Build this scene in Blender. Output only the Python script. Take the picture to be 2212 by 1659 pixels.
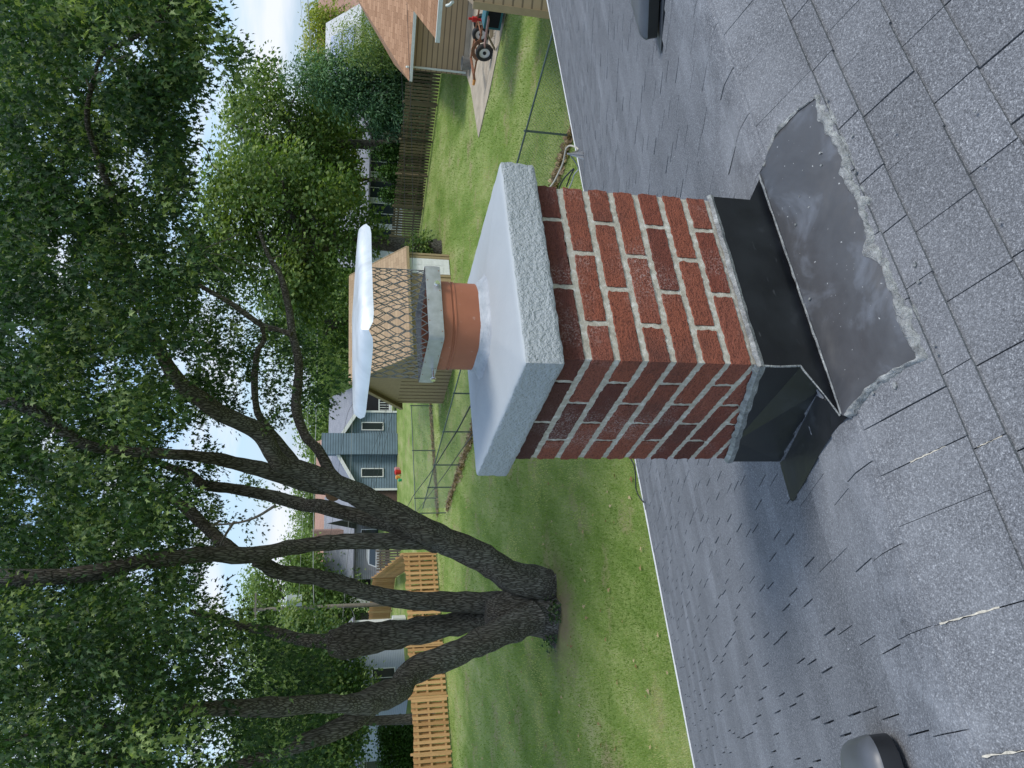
import bpy, math, random
import numpy as np
from mathutils import Vector, Matrix, noise
random.seed(7); rng=np.random.default_rng(7)
for o in list(bpy.data.objects): bpy.data.objects.remove(o)
sc=bpy.context.scene; COL=sc.collection
# ------------------------------------------------------------ camera
CAMZ=6.0; FPX=1710.5; PIT=0.236; ROL=0.0221; CX,CY=1106.0,829.5     # fit of the photograph (2212 px wide units)
cF=Vector((0,math.cos(PIT),-math.sin(PIT))); cD=-Vector((0,math.sin(PIT),math.cos(PIT))); cR=Vector((1,0,0))
cXv=math.cos(ROL)*cD+math.sin(ROL)*cR; cYv=-math.sin(ROL)*cD+math.cos(ROL)*cR
cam=bpy.data.cameras.new('camera'); camo=bpy.data.objects.new('camera',cam); COL.objects.link(camo)
m=Matrix((( cXv.x,cYv.x,-cF.x,0),(cXv.y,cYv.y,-cF.y,0),(cXv.z,cYv.z,-cF.z,CAMZ),(0,0,0,1)))
camo.matrix_world=m; cam.sensor_width=36; cam.lens=36*FPX/2212; cam.clip_end=2000; cam.clip_start=0.05
sc.camera=camo
# ------------------------------------------------------------ world, sun, exposure
SUN_AZ=math.radians(118); SUN_EL=math.radians(56)      # azimuth clockwise from the view direction (+Y)
w=bpy.data.worlds.new('World'); sc.world=w; w.use_nodes=True
nt=w.node_tree; N=nt.nodes; L=nt.links; bg=N['Background']
sky=N.new('ShaderNodeTexSky'); sky.sky_type='NISHITA'; sky.sun_disc=False
sky.sun_elevation=SUN_EL; sky.sun_rotation=SUN_AZ; sky.air_density=1.3; sky.dust_density=1.5
tc=N.new('ShaderNodeTexCoord'); mp=N.new('ShaderNodeMapping'); mp.inputs['Scale'].default_value=(2.2,2.2,11)
mp.inputs['Location'].default_value=(1.3,0.4,0.2)
ns=N.new('ShaderNodeTexNoise'); ns.inputs['Scale'].default_value=1.6; ns.inputs['Detail'].default_value=7; ns.inputs['Roughness'].default_value=.55
rp=N.new('ShaderNodeValToRGB'); rp.color_ramp.elements[0].position=.45; rp.color_ramp.elements[1].position=.66
cl=N.new('ShaderNodeMix'); cl.data_type='RGBA'; cl.inputs[7].default_value=(4.3,4.5,4.9,1)
bl=N.new('ShaderNodeMix'); bl.data_type='RGBA'; bl.inputs[0].default_value=.6; bl.inputs[7].default_value=(1.9,3.1,4.9,1)
L.new(tc.outputs['Generated'],mp.inputs[0]); L.new(mp.outputs[0],ns.inputs['Vector']); L.new(ns.outputs[0],rp.inputs[0])
L.new(sky.outputs[0],bl.inputs[6]); L.new(bl.outputs[2],cl.inputs[6]); L.new(rp.outputs[0],cl.inputs[0]); L.new(cl.outputs[2],bg.inputs[0])
bg.inputs[1].default_value=0.145
sl=bpy.data.lights.new('sun','SUN'); sl.energy=1.6; sl.angle=math.radians(16); sl.color=(1,.95,.87)
so=bpy.data.objects.new('sun',sl); COL.objects.link(so)
sd=Vector((math.sin(SUN_AZ)*math.cos(SUN_EL),math.cos(SUN_AZ)*math.cos(SUN_EL),math.sin(SUN_EL)))
so.rotation_euler=sd.to_track_quat('Z','Y').to_euler()
sc.view_settings.view_transform='Standard'; sc.view_settings.look='None'; sc.view_settings.gamma=1; sc.view_settings.exposure=0.60
sc.render.engine='CYCLES'; sc.cycles.max_bounces=6; sc.cycles.transparent_max_bounces=8
# ------------------------------------------------------------ pixel rays (units: the 2212 px wide photograph)
def ray(px,py): return cF+(px-CX)/FPX*cXv-(py-CY)/FPX*cYv
def G(px,py,z=0.0):
    d=ray(px,py); k=(z-CAMZ)/d.z; return Vector((d.x*k,d.y*k,z))
def AT(px,py,dist):
    d=ray(px,py); k=dist/math.hypot(d.x,d.y); return Vector((d.x*k,d.y*k,CAMZ+d.z*k))
# ------------------------------------------------------------ mesh helpers
class MB:
    def __init__(s): s.v=[];s.f=[];s.a=[];s.uv=[]
    def add(s,vs,fs,a=0.0,uvs=None):
        n=len(s.v); s.v.extend([tuple(x) for x in vs])
        for i,q in enumerate(fs):
            s.f.append(tuple(n+j for j in q)); s.a.append(a)
            s.uv.append([tuple(uvs[j]) for j in q] if uvs is not None else None)
        return s
    def box(s,c,ax,hs,a=0.0):     # centre, three unit axes, half sizes
        c=Vector(c); X,Y,Z=[Vector(q)*h for q,h in zip(ax,hs)]
        vs=[c+X*i+Y*j+Z*k for i in(-1,1) for j in(-1,1) for k in(-1,1)]
        fs=[(0,1,3,2),(4,6,7,5),(0,4,5,1),(2,3,7,6),(0,2,6,4),(1,5,7,3)]
        return s.add(vs,fs,a)
    def beam(s,p,q,wd,ht,up=(0,0,1),a=0.0):
        p=Vector(p);q=Vector(q);d=q-p;l=d.length;d=d/l;up=Vector(up);sx=d.cross(up)
        if sx.length<1e-4: sx=d.cross(Vector((1,0,0)))
        sx.normalize();uz=sx.cross(d)
        return s.box((p+q)/2,(d,sx,uz),(l/2,wd/2,ht/2),a)
    def tube(s,pts,rs,n=8,a=0.0,rough=0.0,caps=True,fr=6.0):
        pts=[Vector(p) for p in pts]
        if not hasattr(rs,'__len__'): rs=[rs]*len(pts)
        vs=[];fs=[];prev=None
        for i,p in enumerate(pts):
            t=(pts[min(i+1,len(pts)-1)]-pts[max(i-1,0)]).normalized()
            if prev is None:
                h=Vector((0,0,1)) if abs(t.z)<.9 else Vector((1,0,0)); prev=t.cross(h).normalized()
            x=(prev-t*prev.dot(t)).normalized(); prev=x; y=t.cross(x)
            for k in range(n):
                an=2*math.pi*k/n; d=x*math.cos(an)+y*math.sin(an); r=rs[i]
                if rough: r*=1+rough*noise.noise((p+d*r)*fr)*2
                vs.append(p+d*r)
        for i in range(len(pts)-1):
            for k in range(n):
                b=i*n;k2=(k+1)%n; fs.append((b+k,b+k2,b+n+k2,b+n+k))
        if caps: fs.append(tuple(range(n))[::-1]); fs.append(tuple((len(pts)-1)*n+k for k in range(n)))
        return s.add(vs,fs,a)
    def cyl(s,p,q,r,n=16,a=0.0): return s.tube([p,q],[r,r],n,a)
    def prism(s,poly,d,a=0.0):    # polygon extruded by vector d
        d=Vector(d);n=len(poly);vs=[Vector(p) for p in poly]+[Vector(p)+d for p in poly]
        fs=[tuple(range(n))[::-1],tuple(range(n,2*n))]+[(i,(i+1)%n,n+(i+1)%n,n+i) for i in range(n)]
        return s.add(vs,fs,a)
    def loops(s,rings,a=0.0,cap0=True,cap1=True):
        n=len(rings[0]);vs=[p for r in rings for p in r];fs=[]
        for i in range(len(rings)-1):
            for k in range(n): k2=(k+1)%n; fs.append((i*n+k,i*n+k2,(i+1)*n+k2,(i+1)*n+k))
        if cap0: fs.append(tuple(range(n))[::-1])
        if cap1: fs.append(tuple((len(rings)-1)*n+k for k in range(n)))
        return s.add(vs,fs,a)
def catmull(ps,sub=4):
    out=[];n=len(ps)
    for i in range(n-1):
        a=ps[max(i-1,0)];b=ps[i];c=ps[i+1];d=ps[min(i+2,n-1)]
        for k in range(sub):
            t=k/sub; out.append([.5*((2*b[j])+(-a[j]+c[j])*t+(2*a[j]-5*b[j]+4*c[j]-d[j])*t*t+(-a[j]+3*b[j]-3*c[j]+d[j])*t**3) for j in range(len(b))])
    out.append(list(ps[-1])); return out
def root_loc(p):
    l=Vector((0,0,0))
    while p is not None: l=l+p.location; p=p.parent
    return l
def obj(name,mb,mat,parent=None,smooth=False,loc=None,local=False):
    me=bpy.data.meshes.new(name)
    base=root_loc(parent)
    if loc is not None: base=base+Vector(loc)
    arr=np.array(mb.v,dtype=np.float64).reshape(-1,3)
    if not local: arr=arr-np.array(base)
    me.from_pydata(arr.tolist(),[],mb.f)
    at=me.attributes.new('v','FLOAT','FACE'); at.data.foreach_set('value',mb.a)
    if any(u is not None for u in mb.uv):
        uvl=me.uv_layers.new(name='UVMap'); flat=[]
        for f,u in zip(mb.f,mb.uv):
            for j in range(len(f)): flat.extend(u[j] if u else (0,0))
        uvl.data.foreach_set('uv',flat)
    me.materials.append(mat); me.update()
    if smooth:
        me.polygons.foreach_set('use_smooth',[True]*len(me.polygons))
        try: me.set_sharp_from_angle(angle=math.radians(smooth if smooth is not True else 40))
        except Exception: pass
    o=bpy.data.objects.new(name,me); COL.objects.link(o)
    if loc is not None: o.location=loc
    if parent: o.parent=parent
    return o
def npmesh(name,verts,faces_flat,nper,attr,mat,parent=None):
    me=bpy.data.meshes.new(name); base=np.array(root_loc(parent))
    verts=verts-base
    nv=len(verts); nf=len(faces_flat)//nper
    me.vertices.add(nv); me.vertices.foreach_set('co',verts.astype(np.float32).ravel())
    me.loops.add(nf*nper); me.loops.foreach_set('vertex_index',faces_flat.astype(np.int32))
    me.polygons.add(nf); me.polygons.foreach_set('loop_start',np.arange(0,nf*nper,nper,dtype=np.int32))
    me.update(calc_edges=True)
    at=me.attributes.new('v','FLOAT','FACE'); at.data.foreach_set('value',attr.astype(np.float32))
    me.materials.append(mat)
    o=bpy.data.objects.new(name,me); COL.objects.link(o)
    if parent: o.parent=parent
    return o
def tag(o,label=None,cat=None,group=None,kind=None):
    if label: o['label']=label
    if cat: o['category']=cat
    if group: o['group']=group
    if kind: o['kind']=kind
    return o
def thing(name,label,cat,loc=(0,0,0),group=None):
    o=bpy.data.objects.new(name,None); COL.objects.link(o); o.location=loc; o.empty_display_size=.3
    return tag(o,label,cat,group)
def copy_tree(o,parent=None):
    c=o.copy(); COL.objects.link(c)
    if parent: c.parent=parent
    for ch in list(o.children): copy_tree(ch,c)
    return c
# ------------------------------------------------------------ materials
def mat(name,base=(.5,.5,.5),rough=.8,metal=0.0,build=None,spec=.5):
    M=bpy.data.materials.new(name); M.use_nodes=True; nt=M.node_tree; P=nt.nodes['Principled BSDF']
    P.inputs['Base Color'].default_value=(*base,1); P.inputs['Roughness'].default_value=rough; P.inputs['Metallic'].default_value=metal
    P.inputs['Specular IOR Level'].default_value=spec
    if build: build(nt,P)
    return M
class NB:
    def __init__(s,nt): s.nt=nt
    def n(s,t,**k):
        o=s.nt.nodes.new(t)
        for a,b in k.items(): setattr(o,a,b)
        return o
    def l(s,a,b): s.nt.links.new(a,b)
    def coord(s,scale=(1,1,1),rot=(0,0,0),kind='Object'):
        t=s.n('ShaderNodeTexCoord'); m=s.n('ShaderNodeMapping'); m.inputs['Scale'].default_value=scale; m.inputs['Rotation'].default_value=rot
        s.l(t.outputs[kind],m.inputs[0]); return m.outputs[0]
    def noise(s,vec,scale,detail=4,rough=.5,dist=0):
        o=s.n('ShaderNodeTexNoise'); o.inputs['Scale'].default_value=scale;o.inputs['Detail'].default_value=detail;o.inputs['Roughness'].default_value=rough;o.inputs['Distortion'].default_value=dist
        s.l(vec,o.inputs['Vector']); return o.outputs[0]
    def voro(s,vec,scale,feat='F1',out=0):
        o=s.n('ShaderNodeTexVoronoi',feature=feat); o.inputs['Scale'].default_value=scale; s.l(vec,o.inputs['Vector']); return o.outputs[out]
    def ramp(s,fac,stops):
        o=s.n('ShaderNodeValToRGB'); e=o.color_ramp.elements
        while len(e)<len(stops): e.new(.5)
        for x,(p,c) in zip(e,stops): x.position=p; x.color=(*c,1) if hasattr(c,'__len__') else (c,c,c,1)
        s.l(fac,o.inputs[0]); return o.outputs[0]
    def mix(s,f,a,b,bt='MIX'):
        o=s.n('ShaderNodeMix',data_type='RGBA',blend_type=bt)
        for i,x in ((0,f),(6,a),(7,b)):
            if hasattr(x,'node'): s.l(x,o.inputs[i])
            elif i==0: o.inputs[0].default_value=x
            else: o.inputs[i].default_value=(*x,1)
        return o.outputs[2]
    def math(s,op,a,b=0.0,c=None):
        o=s.n('ShaderNodeMath',operation=op)
        for i,x in enumerate((a,b) if c is None else (a,b,c)):
            if hasattr(x,'node'): s.l(x,o.inputs[i])
            else: o.inputs[i].default_value=x
        return o.outputs[0]
    def attr(s,nm='v'): return s.n('ShaderNodeAttribute',attribute_name=nm).outputs['Fac']
    def bump(s,P,h,dist,strength=1.0):
        o=s.n('ShaderNodeBump'); o.inputs['Distance'].default_value=dist; o.inputs['Strength'].default_value=strength
        s.l(h,o.inputs['Height']); s.l(o.outputs[0],P.inputs['Normal'])
    def xyz(s,vec):
        o=s.n('ShaderNodeSeparateXYZ'); s.l(vec,o.inputs[0]); return o.outputs
def simple(name,base,rough=.8,metal=0.0,var=.25,scale=8,bump=0.0,bscale=40,spec=.5):
    def b(nt,P):
        q=NB(nt);c=q.coord();n_=q.noise(c,scale,5)
        lo=tuple(x*(1-var) for x in base);hi=tuple(min(1,x*(1+var)) for x in base)
        q.l(q.ramp(n_,[(.3,lo),(.7,hi)]),P.inputs['Base Color'])
        if bump: q.bump(P,q.noise(c,bscale,5),bump)
    return mat(name,base,rough,metal,b,spec)
def m_shingle(nt,P):
    q=NB(nt);c=q.coord()
    g=q.noise(c,330,2,.6); g2=q.noise(c,150,3,.6)
    gg=q.math('ADD',q.math('MULTIPLY',g,.62),q.math('MULTIPLY',g2,.38))
    col=q.ramp(gg,[(.34,(.042,.044,.049)),(.46,(.098,.102,.112)),(.56,(.168,.174,.188)),(.68,(.40,.41,.425))])
    worn=q.noise(q.coord((1,1,1)),2.6,5,.6)
    col=q.mix(q.ramp(worn,[(.46,0.0),(.68,.22)]),col,(.30,.31,.33))
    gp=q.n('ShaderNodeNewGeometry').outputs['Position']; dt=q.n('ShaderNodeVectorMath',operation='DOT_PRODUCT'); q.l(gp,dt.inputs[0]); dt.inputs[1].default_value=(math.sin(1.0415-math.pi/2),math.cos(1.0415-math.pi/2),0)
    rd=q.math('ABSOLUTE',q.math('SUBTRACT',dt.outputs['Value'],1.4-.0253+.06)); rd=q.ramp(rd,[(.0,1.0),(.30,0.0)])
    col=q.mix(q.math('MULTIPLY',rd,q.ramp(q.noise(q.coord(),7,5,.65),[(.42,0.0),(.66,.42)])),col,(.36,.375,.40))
    a=q.attr(); f=q.math('ADD',q.math('MULTIPLY',a,.26),.87)
    cmb=q.n('ShaderNodeCombineXYZ')
    for i in range(3): q.l(f,cmb.inputs[i])
    col=q.mix(1.0,col,cmb.outputs[0],'MULTIPLY')
    wh=q.voro(q.coord(),9.0); q.l(q.mix(q.ramp(wh,[(.012,1.0),(.03,0.0)]),col,(.65,.66,.66)),P.inputs['Base Color'])
    q.bump(P,gg,.0012,.6)
M_SH=mat('granule_shingle',rough=.82,build=m_shingle,spec=.5)
M_UNDER=simple('shingle_base_sheet',(.03,.03,.033),.9)  # dark asphalt base sheet seen in the gaps between tabs
def m_brick(nt,P):
    q=NB(nt);c=q.coord()
    a=q.attr()
    base=q.ramp(a,[(0,(.095,.040,.032)),(.2,(.14,.046,.033)),(.45,(.225,.066,.043)),(.8,(.31,.096,.056)),(1,(.28,.092,.06))])
    n1=q.noise(c,210,3,.7); n2=q.noise(q.coord((55,55,190)),1.0,4,.7)
    h=q.math('ADD',q.math('MULTIPLY',n1,.55),q.math('MULTIPLY',n2,.45))
    base=q.mix(q.ramp(h,[(.38,.75),(.52,0.0)]),base,(.07,.022,.018))
    eff=q.math('MULTIPLY',q.ramp(q.noise(c,5.5,4,.6),[(.50,0.0),(.70,1.0)]),q.ramp(n1,[(.50,0.0),(.62,.65)]))
    base=q.mix(eff,base,(.55,.49,.47))
    base=q.mix(q.ramp(q.noise(q.coord(),3.4,4,.6),[(.52,0.0),(.70,.55)]),base,(.085,.042,.036))
    q.l(base,P.inputs['Base Color']); q.bump(P,h,.011,1.0)
M_BRICK=mat('red_brick',rough=.85,build=m_brick,spec=.3)
def m_mortar(nt,P):
    q=NB(nt);c=q.coord();n=q.noise(c,60,5,.65)
    q.l(q.ramp(n,[(.3,(.34,.31,.25)),(.52,(.46,.43,.36)),(.68,(.64,.62,.57))]),P.inputs['Base Color']); q.bump(P,q.noise(c,220,4,.7),.002,1)
M_MORTAR=mat('grey_mortar',rough=.9,build=m_mortar)
def m_crown(nt,P):
    q=NB(nt);c=q.coord();n=q.noise(c,4,4)
    q.l(q.ramp(n,[(.3,(.35,.378,.395)),(.7,(.41,.438,.455))]),P.inputs['Base Color'])
    g=q.n('ShaderNodeNewGeometry'); z=q.xyz(g.outputs['Normal'])[2]
    side=q.ramp(z,[(.35,1.0),(.75,.07)])
    h=q.math('MULTIPLY',q.math('ADD',q.math('MULTIPLY',q.noise(c,95,3,.6),1.0),q.math('MULTIPLY',q.noise(c,240,3,.6),.35)),side)
    h=q.math('ADD',h,q.math('MULTIPLY',q.noise(q.coord((30,6,20)),1,4),.05)); q.bump(P,h,.009,1.0)
M_CROWN=mat('painted_concrete',rough=.6,build=m_crown)
def m_terra(nt,P):
    q=NB(nt);c=q.coord();n=q.noise(c,9,5,.6)
    col=q.ramp(n,[(.3,(.27,.092,.044)),(.7,(.34,.122,.060))])
    q.l(q.mix(q.ramp(q.noise(c,60,4),[(.66,0.0),(.76,.35)]),col,(.55,.42,.36)),P.inputs['Base Color'])
M_TERRA=mat('terracotta',rough=.65,build=m_terra)
def m_galv(nt,P):
    q=NB(nt);c=q.coord();n=q.noise(c,45,5,.6)
    q.l(q.ramp(n,[(.3,(.33,.34,.35)),(.7,(.46,.47,.48))]),P.inputs['Base Color']); q.l(q.ramp(n,[(.3,.28),(.7,.42)]),P.inputs['Roughness'])
M_GALV=mat('galvanised_steel',rough=.45,metal=.35,build=m_galv); M_MESH=mat('mesh_steel',(.24,.24,.235),.45,.6)
def m_lid(nt,P):
    q=NB(nt);c=q.coord();n=q.noise(c,5,4,.6,1.5); q.l(q.ramp(n,[(.35,(.60,.62,.62)),(.65,(.82,.84,.84))]),P.inputs['Base Color']); q.l(q.ramp(q.noise(c,14,5),[(.3,.32),(.7,.5)]),P.inputs['Roughness']); q.bump(P,q.noise(q.coord((1,1,1)),7,2),.02,.6)
M_LID=mat('bright_steel',rough=.4,metal=.55,build=m_lid)
M_BOLT=mat('bolt_zinc',(.75,.76,.76),.25,1.0)
def m_flash(nt,P):
    q=NB(nt);c=q.coord();n=q.noise(c,7,5,.6);
    col=q.ramp(n,[(.35,(.006,.007,.009)),(.62,(.013,.015,.019)),(.85,(.05,.055,.065))])
    sc_=q.noise(q.coord((14,14,60)),1.2,5,.7); col=q.mix(q.ramp(sc_,[(.64,0.0),(.78,.22)]),col,(.35,.37,.40))
    sp=q.voro(c,38); col=q.mix(q.ramp(sp,[(.05,.8),(.09,0.0)]),col,(.5,.52,.52)) if False else col
    q.l(col,P.inputs['Base Color']); q.l(q.ramp(n,[(.3,.32),(.7,.5)]),P.inputs['Roughness'])
M_FLASH=mat('black_painted_flashing',rough=.4,build=m_flash)
def m_apron(nt,P):
    q=NB(nt);c=q.coord();n=q.noise(c,5,5,.62,.6)
    col=q.ramp(n,[(.32,(.045,.046,.050)),(.54,(.065,.067,.073)),(.66,(.12,.13,.15)),(.78,(.36,.39,.43))])
    sp=q.noise(c,110,2,.5); col=q.mix(q.ramp(sp,[(.735,0.0),(.76,.7)]),col,(.55,.57,.57))
    q.l(col,P.inputs['Base Color']); q.l(q.ramp(n,[(.3,.36),(.7,.26)]),P.inputs['Roughness']); q.bump(P,q.noise(c,6,3),.018,.6)
M_APRON=mat('grey_sheet_metal',rough=.45,build=m_apron)
def m_seal(nt,P):
    q=NB(nt);c=q.coord();n=q.noise(c,26,5,.6)
    q.l(q.ramp(n,[(.3,(.17,.175,.18)),(.55,(.31,.32,.315)),(.78,(.58,.59,.58))]),P.inputs['Base Color']); P.inputs['Roughness'].default_value=.3; q.bump(P,q.noise(c,45,4,.6,2.0),.012,1)
M_SEAL=mat('clear_sealant',rough=.42,build=m_seal)
def m_sealp(nt,P):
    q=NB(nt);c=q.coord();n=q.noise(c,30,4,.6)
    q.l(q.ramp(n,[(.35,(.30,.325,.355)),(.7,(.40,.425,.455))]),P.inputs['Base Color']); q.bump(P,q.noise(q.coord((30,30,90)),1,4,.6,1.5),.004,.8)
M_SEALP=mat('blue_grey_sealant',rough=.5,build=m_sealp)
M_WORN=simple('worn_asphalt_edge',(.50,.46,.38),.9,var=.3,scale=150)
M_WHITE=simple('white_paint',(.74,.75,.75),.5,var=.06)
M_GUT=simple('gutter_paint',(.62,.66,.62),.45,var=.06)
M_BLACKP=simple('black_plastic',(.012,.013,.015),.38,var=.3)
M_VENTG=simple('vent_grey_paint_sky_sheen',(.085,.092,.105),.4,var=.2)
def m_bark(nt,P):
    q=NB(nt);c=q.coord((1,1,.2));n=q.noise(c,26,6,.72,1.5);v=q.voro(q.coord((1,1,.14)),24,'DISTANCE_TO_EDGE')
    h=q.math('ADD',q.math('MULTIPLY',n,.6),q.math('MULTIPLY',q.ramp(v,[(0,0.0),(.25,1.0)]),.5))
    bk_=q.ramp(h,[(.3,(.050,.045,.039)),(.52,(.125,.117,.102)),(.8,(.235,.225,.20))]); lf=q.noise(q.coord((1,1,.5)),1.1,4,.6); q.l(q.mix(q.ramp(lf,[(.35,.55),(.62,0.0)]),bk_,q.mix(1.0,bk_,(.62,.50,.42),'MULTIPLY')),P.inputs['Base Color']); q.bump(P,h,.035,1)
M_BARK=mat('maple_bark',rough=.95,build=m_bark,spec=.15)
M_TWIG=simple('twig_bark',(.17,.15,.125),.9,var=.3,scale=20)
def leafmat(name,lo,mid,hi,tr=.35):
    def b(nt,P):
        q=NB(nt);a=q.attr();col=q.ramp(a,[(0,lo),(.55,mid),(1,hi)])
        q.l(col,P.inputs['Base Color']); P.inputs['Roughness'].default_value=.55; P.inputs['Specular IOR Level'].default_value=.35
        T=q.n('ShaderNodeBsdfTranslucent'); q.l(q.mix(1.0,col,(1.25,1.35,.55),'MULTIPLY'),T.inputs[0])
        X=q.n('ShaderNodeMixShader'); X.inputs[0].default_value=tr; q.l(P.outputs[0],X.inputs[1]); q.l(T.outputs[0],X.inputs[2])
        q.l(X.outputs[0],nt.nodes['Material Output'].inputs[0])
    return mat(name,build=b)
M_LEAF=leafmat('maple_leaf',(.012,.034,.011),(.053,.115,.035),(.31,.39,.15),.36)
M_LEAF2=leafmat('elm_leaf',(.028,.066,.018),(.085,.155,.040),(.30,.38,.12),.36)
M_LEAF3=leafmat('pale_leaf',(.09,.16,.05),(.16,.25,.07),(.27,.36,.11))
M_LEAFY=leafmat('yellow_leaf',(.10,.15,.03),(.22,.28,.04),(.42,.42,.07))
M_PINE=leafmat('pine_needle',(.035,.095,.045),(.085,.18,.085),(.18,.31,.13),.25)
M_ARB=leafmat('arborvitae_leaf',(.02,.06,.01),(.05,.12,.018),(.09,.18,.03),.15)
def m_grass(nt,P):
    q=NB(nt);c=q.coord();
    big=q.noise(c,.22,6,.7); st=q.noise(q.coord((1.0,.22,1),(0,0,math.radians(-32))),.9,5,.65); fine=q.noise(c,14,6,.75); fn=q.noise(c,45,4,.7)
    mixv=q.math('ADD',q.math('MULTIPLY',big,.35),q.math('ADD',q.math('MULTIPLY',st,.35),q.math('MULTIPLY',fine,.30)))
    col=q.ramp(mixv,[(.36,(.095,.165,.028)),(.46,(.185,.275,.060)),(.54,(.30,.370,.120)),(.64,(.48,.46,.25))])
    col=q.mix(q.ramp(q.noise(c,.55,6,.7),[(.55,0.0),(.66,.75)]),col,(.36,.31,.17))
    gp=q.n('ShaderNodeNewGeometry').outputs['Position']; vd=q.n('ShaderNodeVectorMath',operation='DISTANCE'); q.l(gp,vd.inputs[0]); vd.inputs[1].default_value=(-5.9,19.2,0); dn=q.math('ADD',vd.outputs['Value'],q.math('MULTIPLY',q.noise(c,1.3,5,.7),3.2))
    col=q.mix(q.ramp(q.math('DIVIDE',dn,6.0),[(.34,.85),(.56,0.0)]),col,(.24,.19,.12))
    col=q.mix(q.ramp(fn,[(.28,.55),(.44,0.0)]),col,(.045,.085,.016))
    q.l(col,P.inputs['Base Color']); q.bump(P,q.math('ADD',fine,fn),.05,.8)
M_GRASS=mat('lawn_grass',rough=.95,build=m_grass,spec=.15)
M_BLADE=leafmat('grass_blade',(.13,.215,.038),(.275,.375,.095),(.56,.54,.29),.45)
def siding(name,col,lap=.2,dark=.45,var=.06):
    def b(nt,P):
        q=NB(nt);c=q.coord();z=q.xyz(q.n('ShaderNodeNewGeometry').outputs['Position'])[2]
        f=q.math('FRACT',q.math('DIVIDE',z,lap)); n=q.noise(c,1.5,4)
        base=q.ramp(n,[(.3,tuple(x*(1-var) for x in col)),(.7,tuple(x*(1+var) for x in col))])
        ln=q.ramp(f,[(0,1.0),(.14,1.0),(.24,0.0),(1,0.0)])
        q.l(q.mix(ln,base,tuple(x*dark for x in col)),P.inputs['Base Color']); q.bump(P,q.math('SUBTRACT',1.0,f),.02,1)
    return mat(name,rough=.6,build=b)
M_TAN=siding('tan_siding',(.37,.27,.155),.23); M_TANV=simple('tan_panel_siding',(.36,.27,.155),.7,var=.08)
M_BLUE=siding('blue_siding',(.15,.215,.27),.2,.35,.12); M_GREYS=siding('grey_blue_siding',(.33,.38,.44),.12,.7)
M_WSID=siding('white_siding',(.62,.64,.66),.15,.75); M_GREYW=siding('grey_wall_siding',(.25,.25,.25),.2)
M_TANT=simple('tan_trim',(.33,.25,.14),.6,var=.08); M_BRN=simple('dark_brown_wall',(.10,.06,.05),.7)
def roofmat(name,c1,c2,w=.42,h=.19):
    def b(nt,P):
        q=NB(nt);t=q.n('ShaderNodeTexCoord');br=q.n('ShaderNodeTexBrick'); q.l(t.outputs['UV'],br.inputs['Vector'])
        br.inputs['Scale'].default_value=1; br.inputs['Brick Width'].default_value=w; br.inputs['Row Height'].default_value=h; br.inputs['Mortar Size'].default_value=.006; br.inputs['Bias'].default_value=0
        br.inputs['Color1'].default_value=(*c1,1);br.inputs['Color2'].default_value=(*c2,1);br.inputs['Mortar'].default_value=(*[x*.35 for x in c1],1)
        n=q.noise(q.coord(),18,5,.7)
        q.l(q.mix(.28,br.outputs[0],q.ramp(n,[(.35,c1),(.65,c2)])),P.inputs['Base Color'])
    return mat(name,rough=.9,build=b,spec=.2)
M_ROOFO=roofmat('orange_tan_shingle',(.30,.165,.095),(.52,.31,.19)); M_ROOFG=roofmat('grey_shingle',(.24,.25,.28),(.30,.31,.34)); M_ROOFP=roofmat('pink_shingle',(.36,.22,.17),(.44,.28,.22))
M_ROOFD=roofmat('charcoal_shingle',(.13,.135,.15),(.2,.2,.22)); M_ROOFT=roofmat('tan_shingle',(.34,.24,.155),(.47,.345,.225),.45,.16)
M_GLASS=mat('window_glass',(.03,.04,.045),.08); M_DARK=mat('dark_interior',(.01,.01,.012),.9)
def m_wood(nt,P,base=((.40,.215,.085),(.60,.36,.165))):
    q=NB(nt);a=q.attr();n=q.noise(q.coord((6,6,1.2)),2,5,.6)
    col=q.ramp(q.math('ADD',q.math('MULTIPLY',a,.6),q.math('MULTIPLY',n,.4)),[(.15,base[0]),(.8,base[1])]); q.l(col,P.inputs['Base Color'])
M_WOOD=mat('new_cedar',rough=.8,build=m_wood); M_WOODD=mat('weathered_wood',rough=.9,build=lambda nt,P:m_wood(nt,P,((.065,.050,.032),(.20,.155,.09))))
M_WOODL=mat('pale_old_wood',rough=.9,build=lambda nt,P:m_wood(nt,P,((.20,.16,.10),(.33,.27,.18)))); M_WOODG=mat('grey_stained_wood',rough=.9,build=lambda nt,P:m_wood(nt,P,((.09,.075,.07),(.15,.13,.12))))
M_CONC=simple('concrete_slab',(.40,.34,.26),.9,var=.25,scale=1.5,bump=.01); M_ASPH=simple('drive_asphalt',(.22,.21,.22),.9)
M_FEN=simple('green_grey_galvanised',(.12,.155,.145),.5,.5,var=.15); M_WIRE=mat('chain_wire',(.30,.34,.32),.5,.4)
M_BLK=mat('black_rubber',(.015,.015,.015),.6); M_RUST=simple('rusty_orange_paint',(.26,.11,.055),.7,var=.3,scale=6); M_RED=mat('red_paint',(.5,.02,.02),.4); M_TEAL=mat('teal_paint',(.03,.16,.19),.5)
M_PINKW=simple('faded_red_plank',(.38,.20,.16),.8); M_DEAD=simple('dry_straw',(.30,.20,.11),.95,var=.4,scale=15,bump=.03)
M_CHROME=mat('chrome',(.8,.8,.8),.15,1.0); M_SUV=mat('silver_car_paint',(.42,.42,.38),.3,.4); M_POLE=simple('pole_wood',(.20,.175,.145),.9,var=.2,scale=5)
M_TRANS=mat('transformer_grey',(.42,.46,.46),.4); M_CABLE=mat('black_cable',(.02,.02,.022),.5); M_CABW=mat('white_cable',(.46,.43,.36),.6); M_CABG=mat('grey_cable',(.30,.31,.31),.5)
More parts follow.
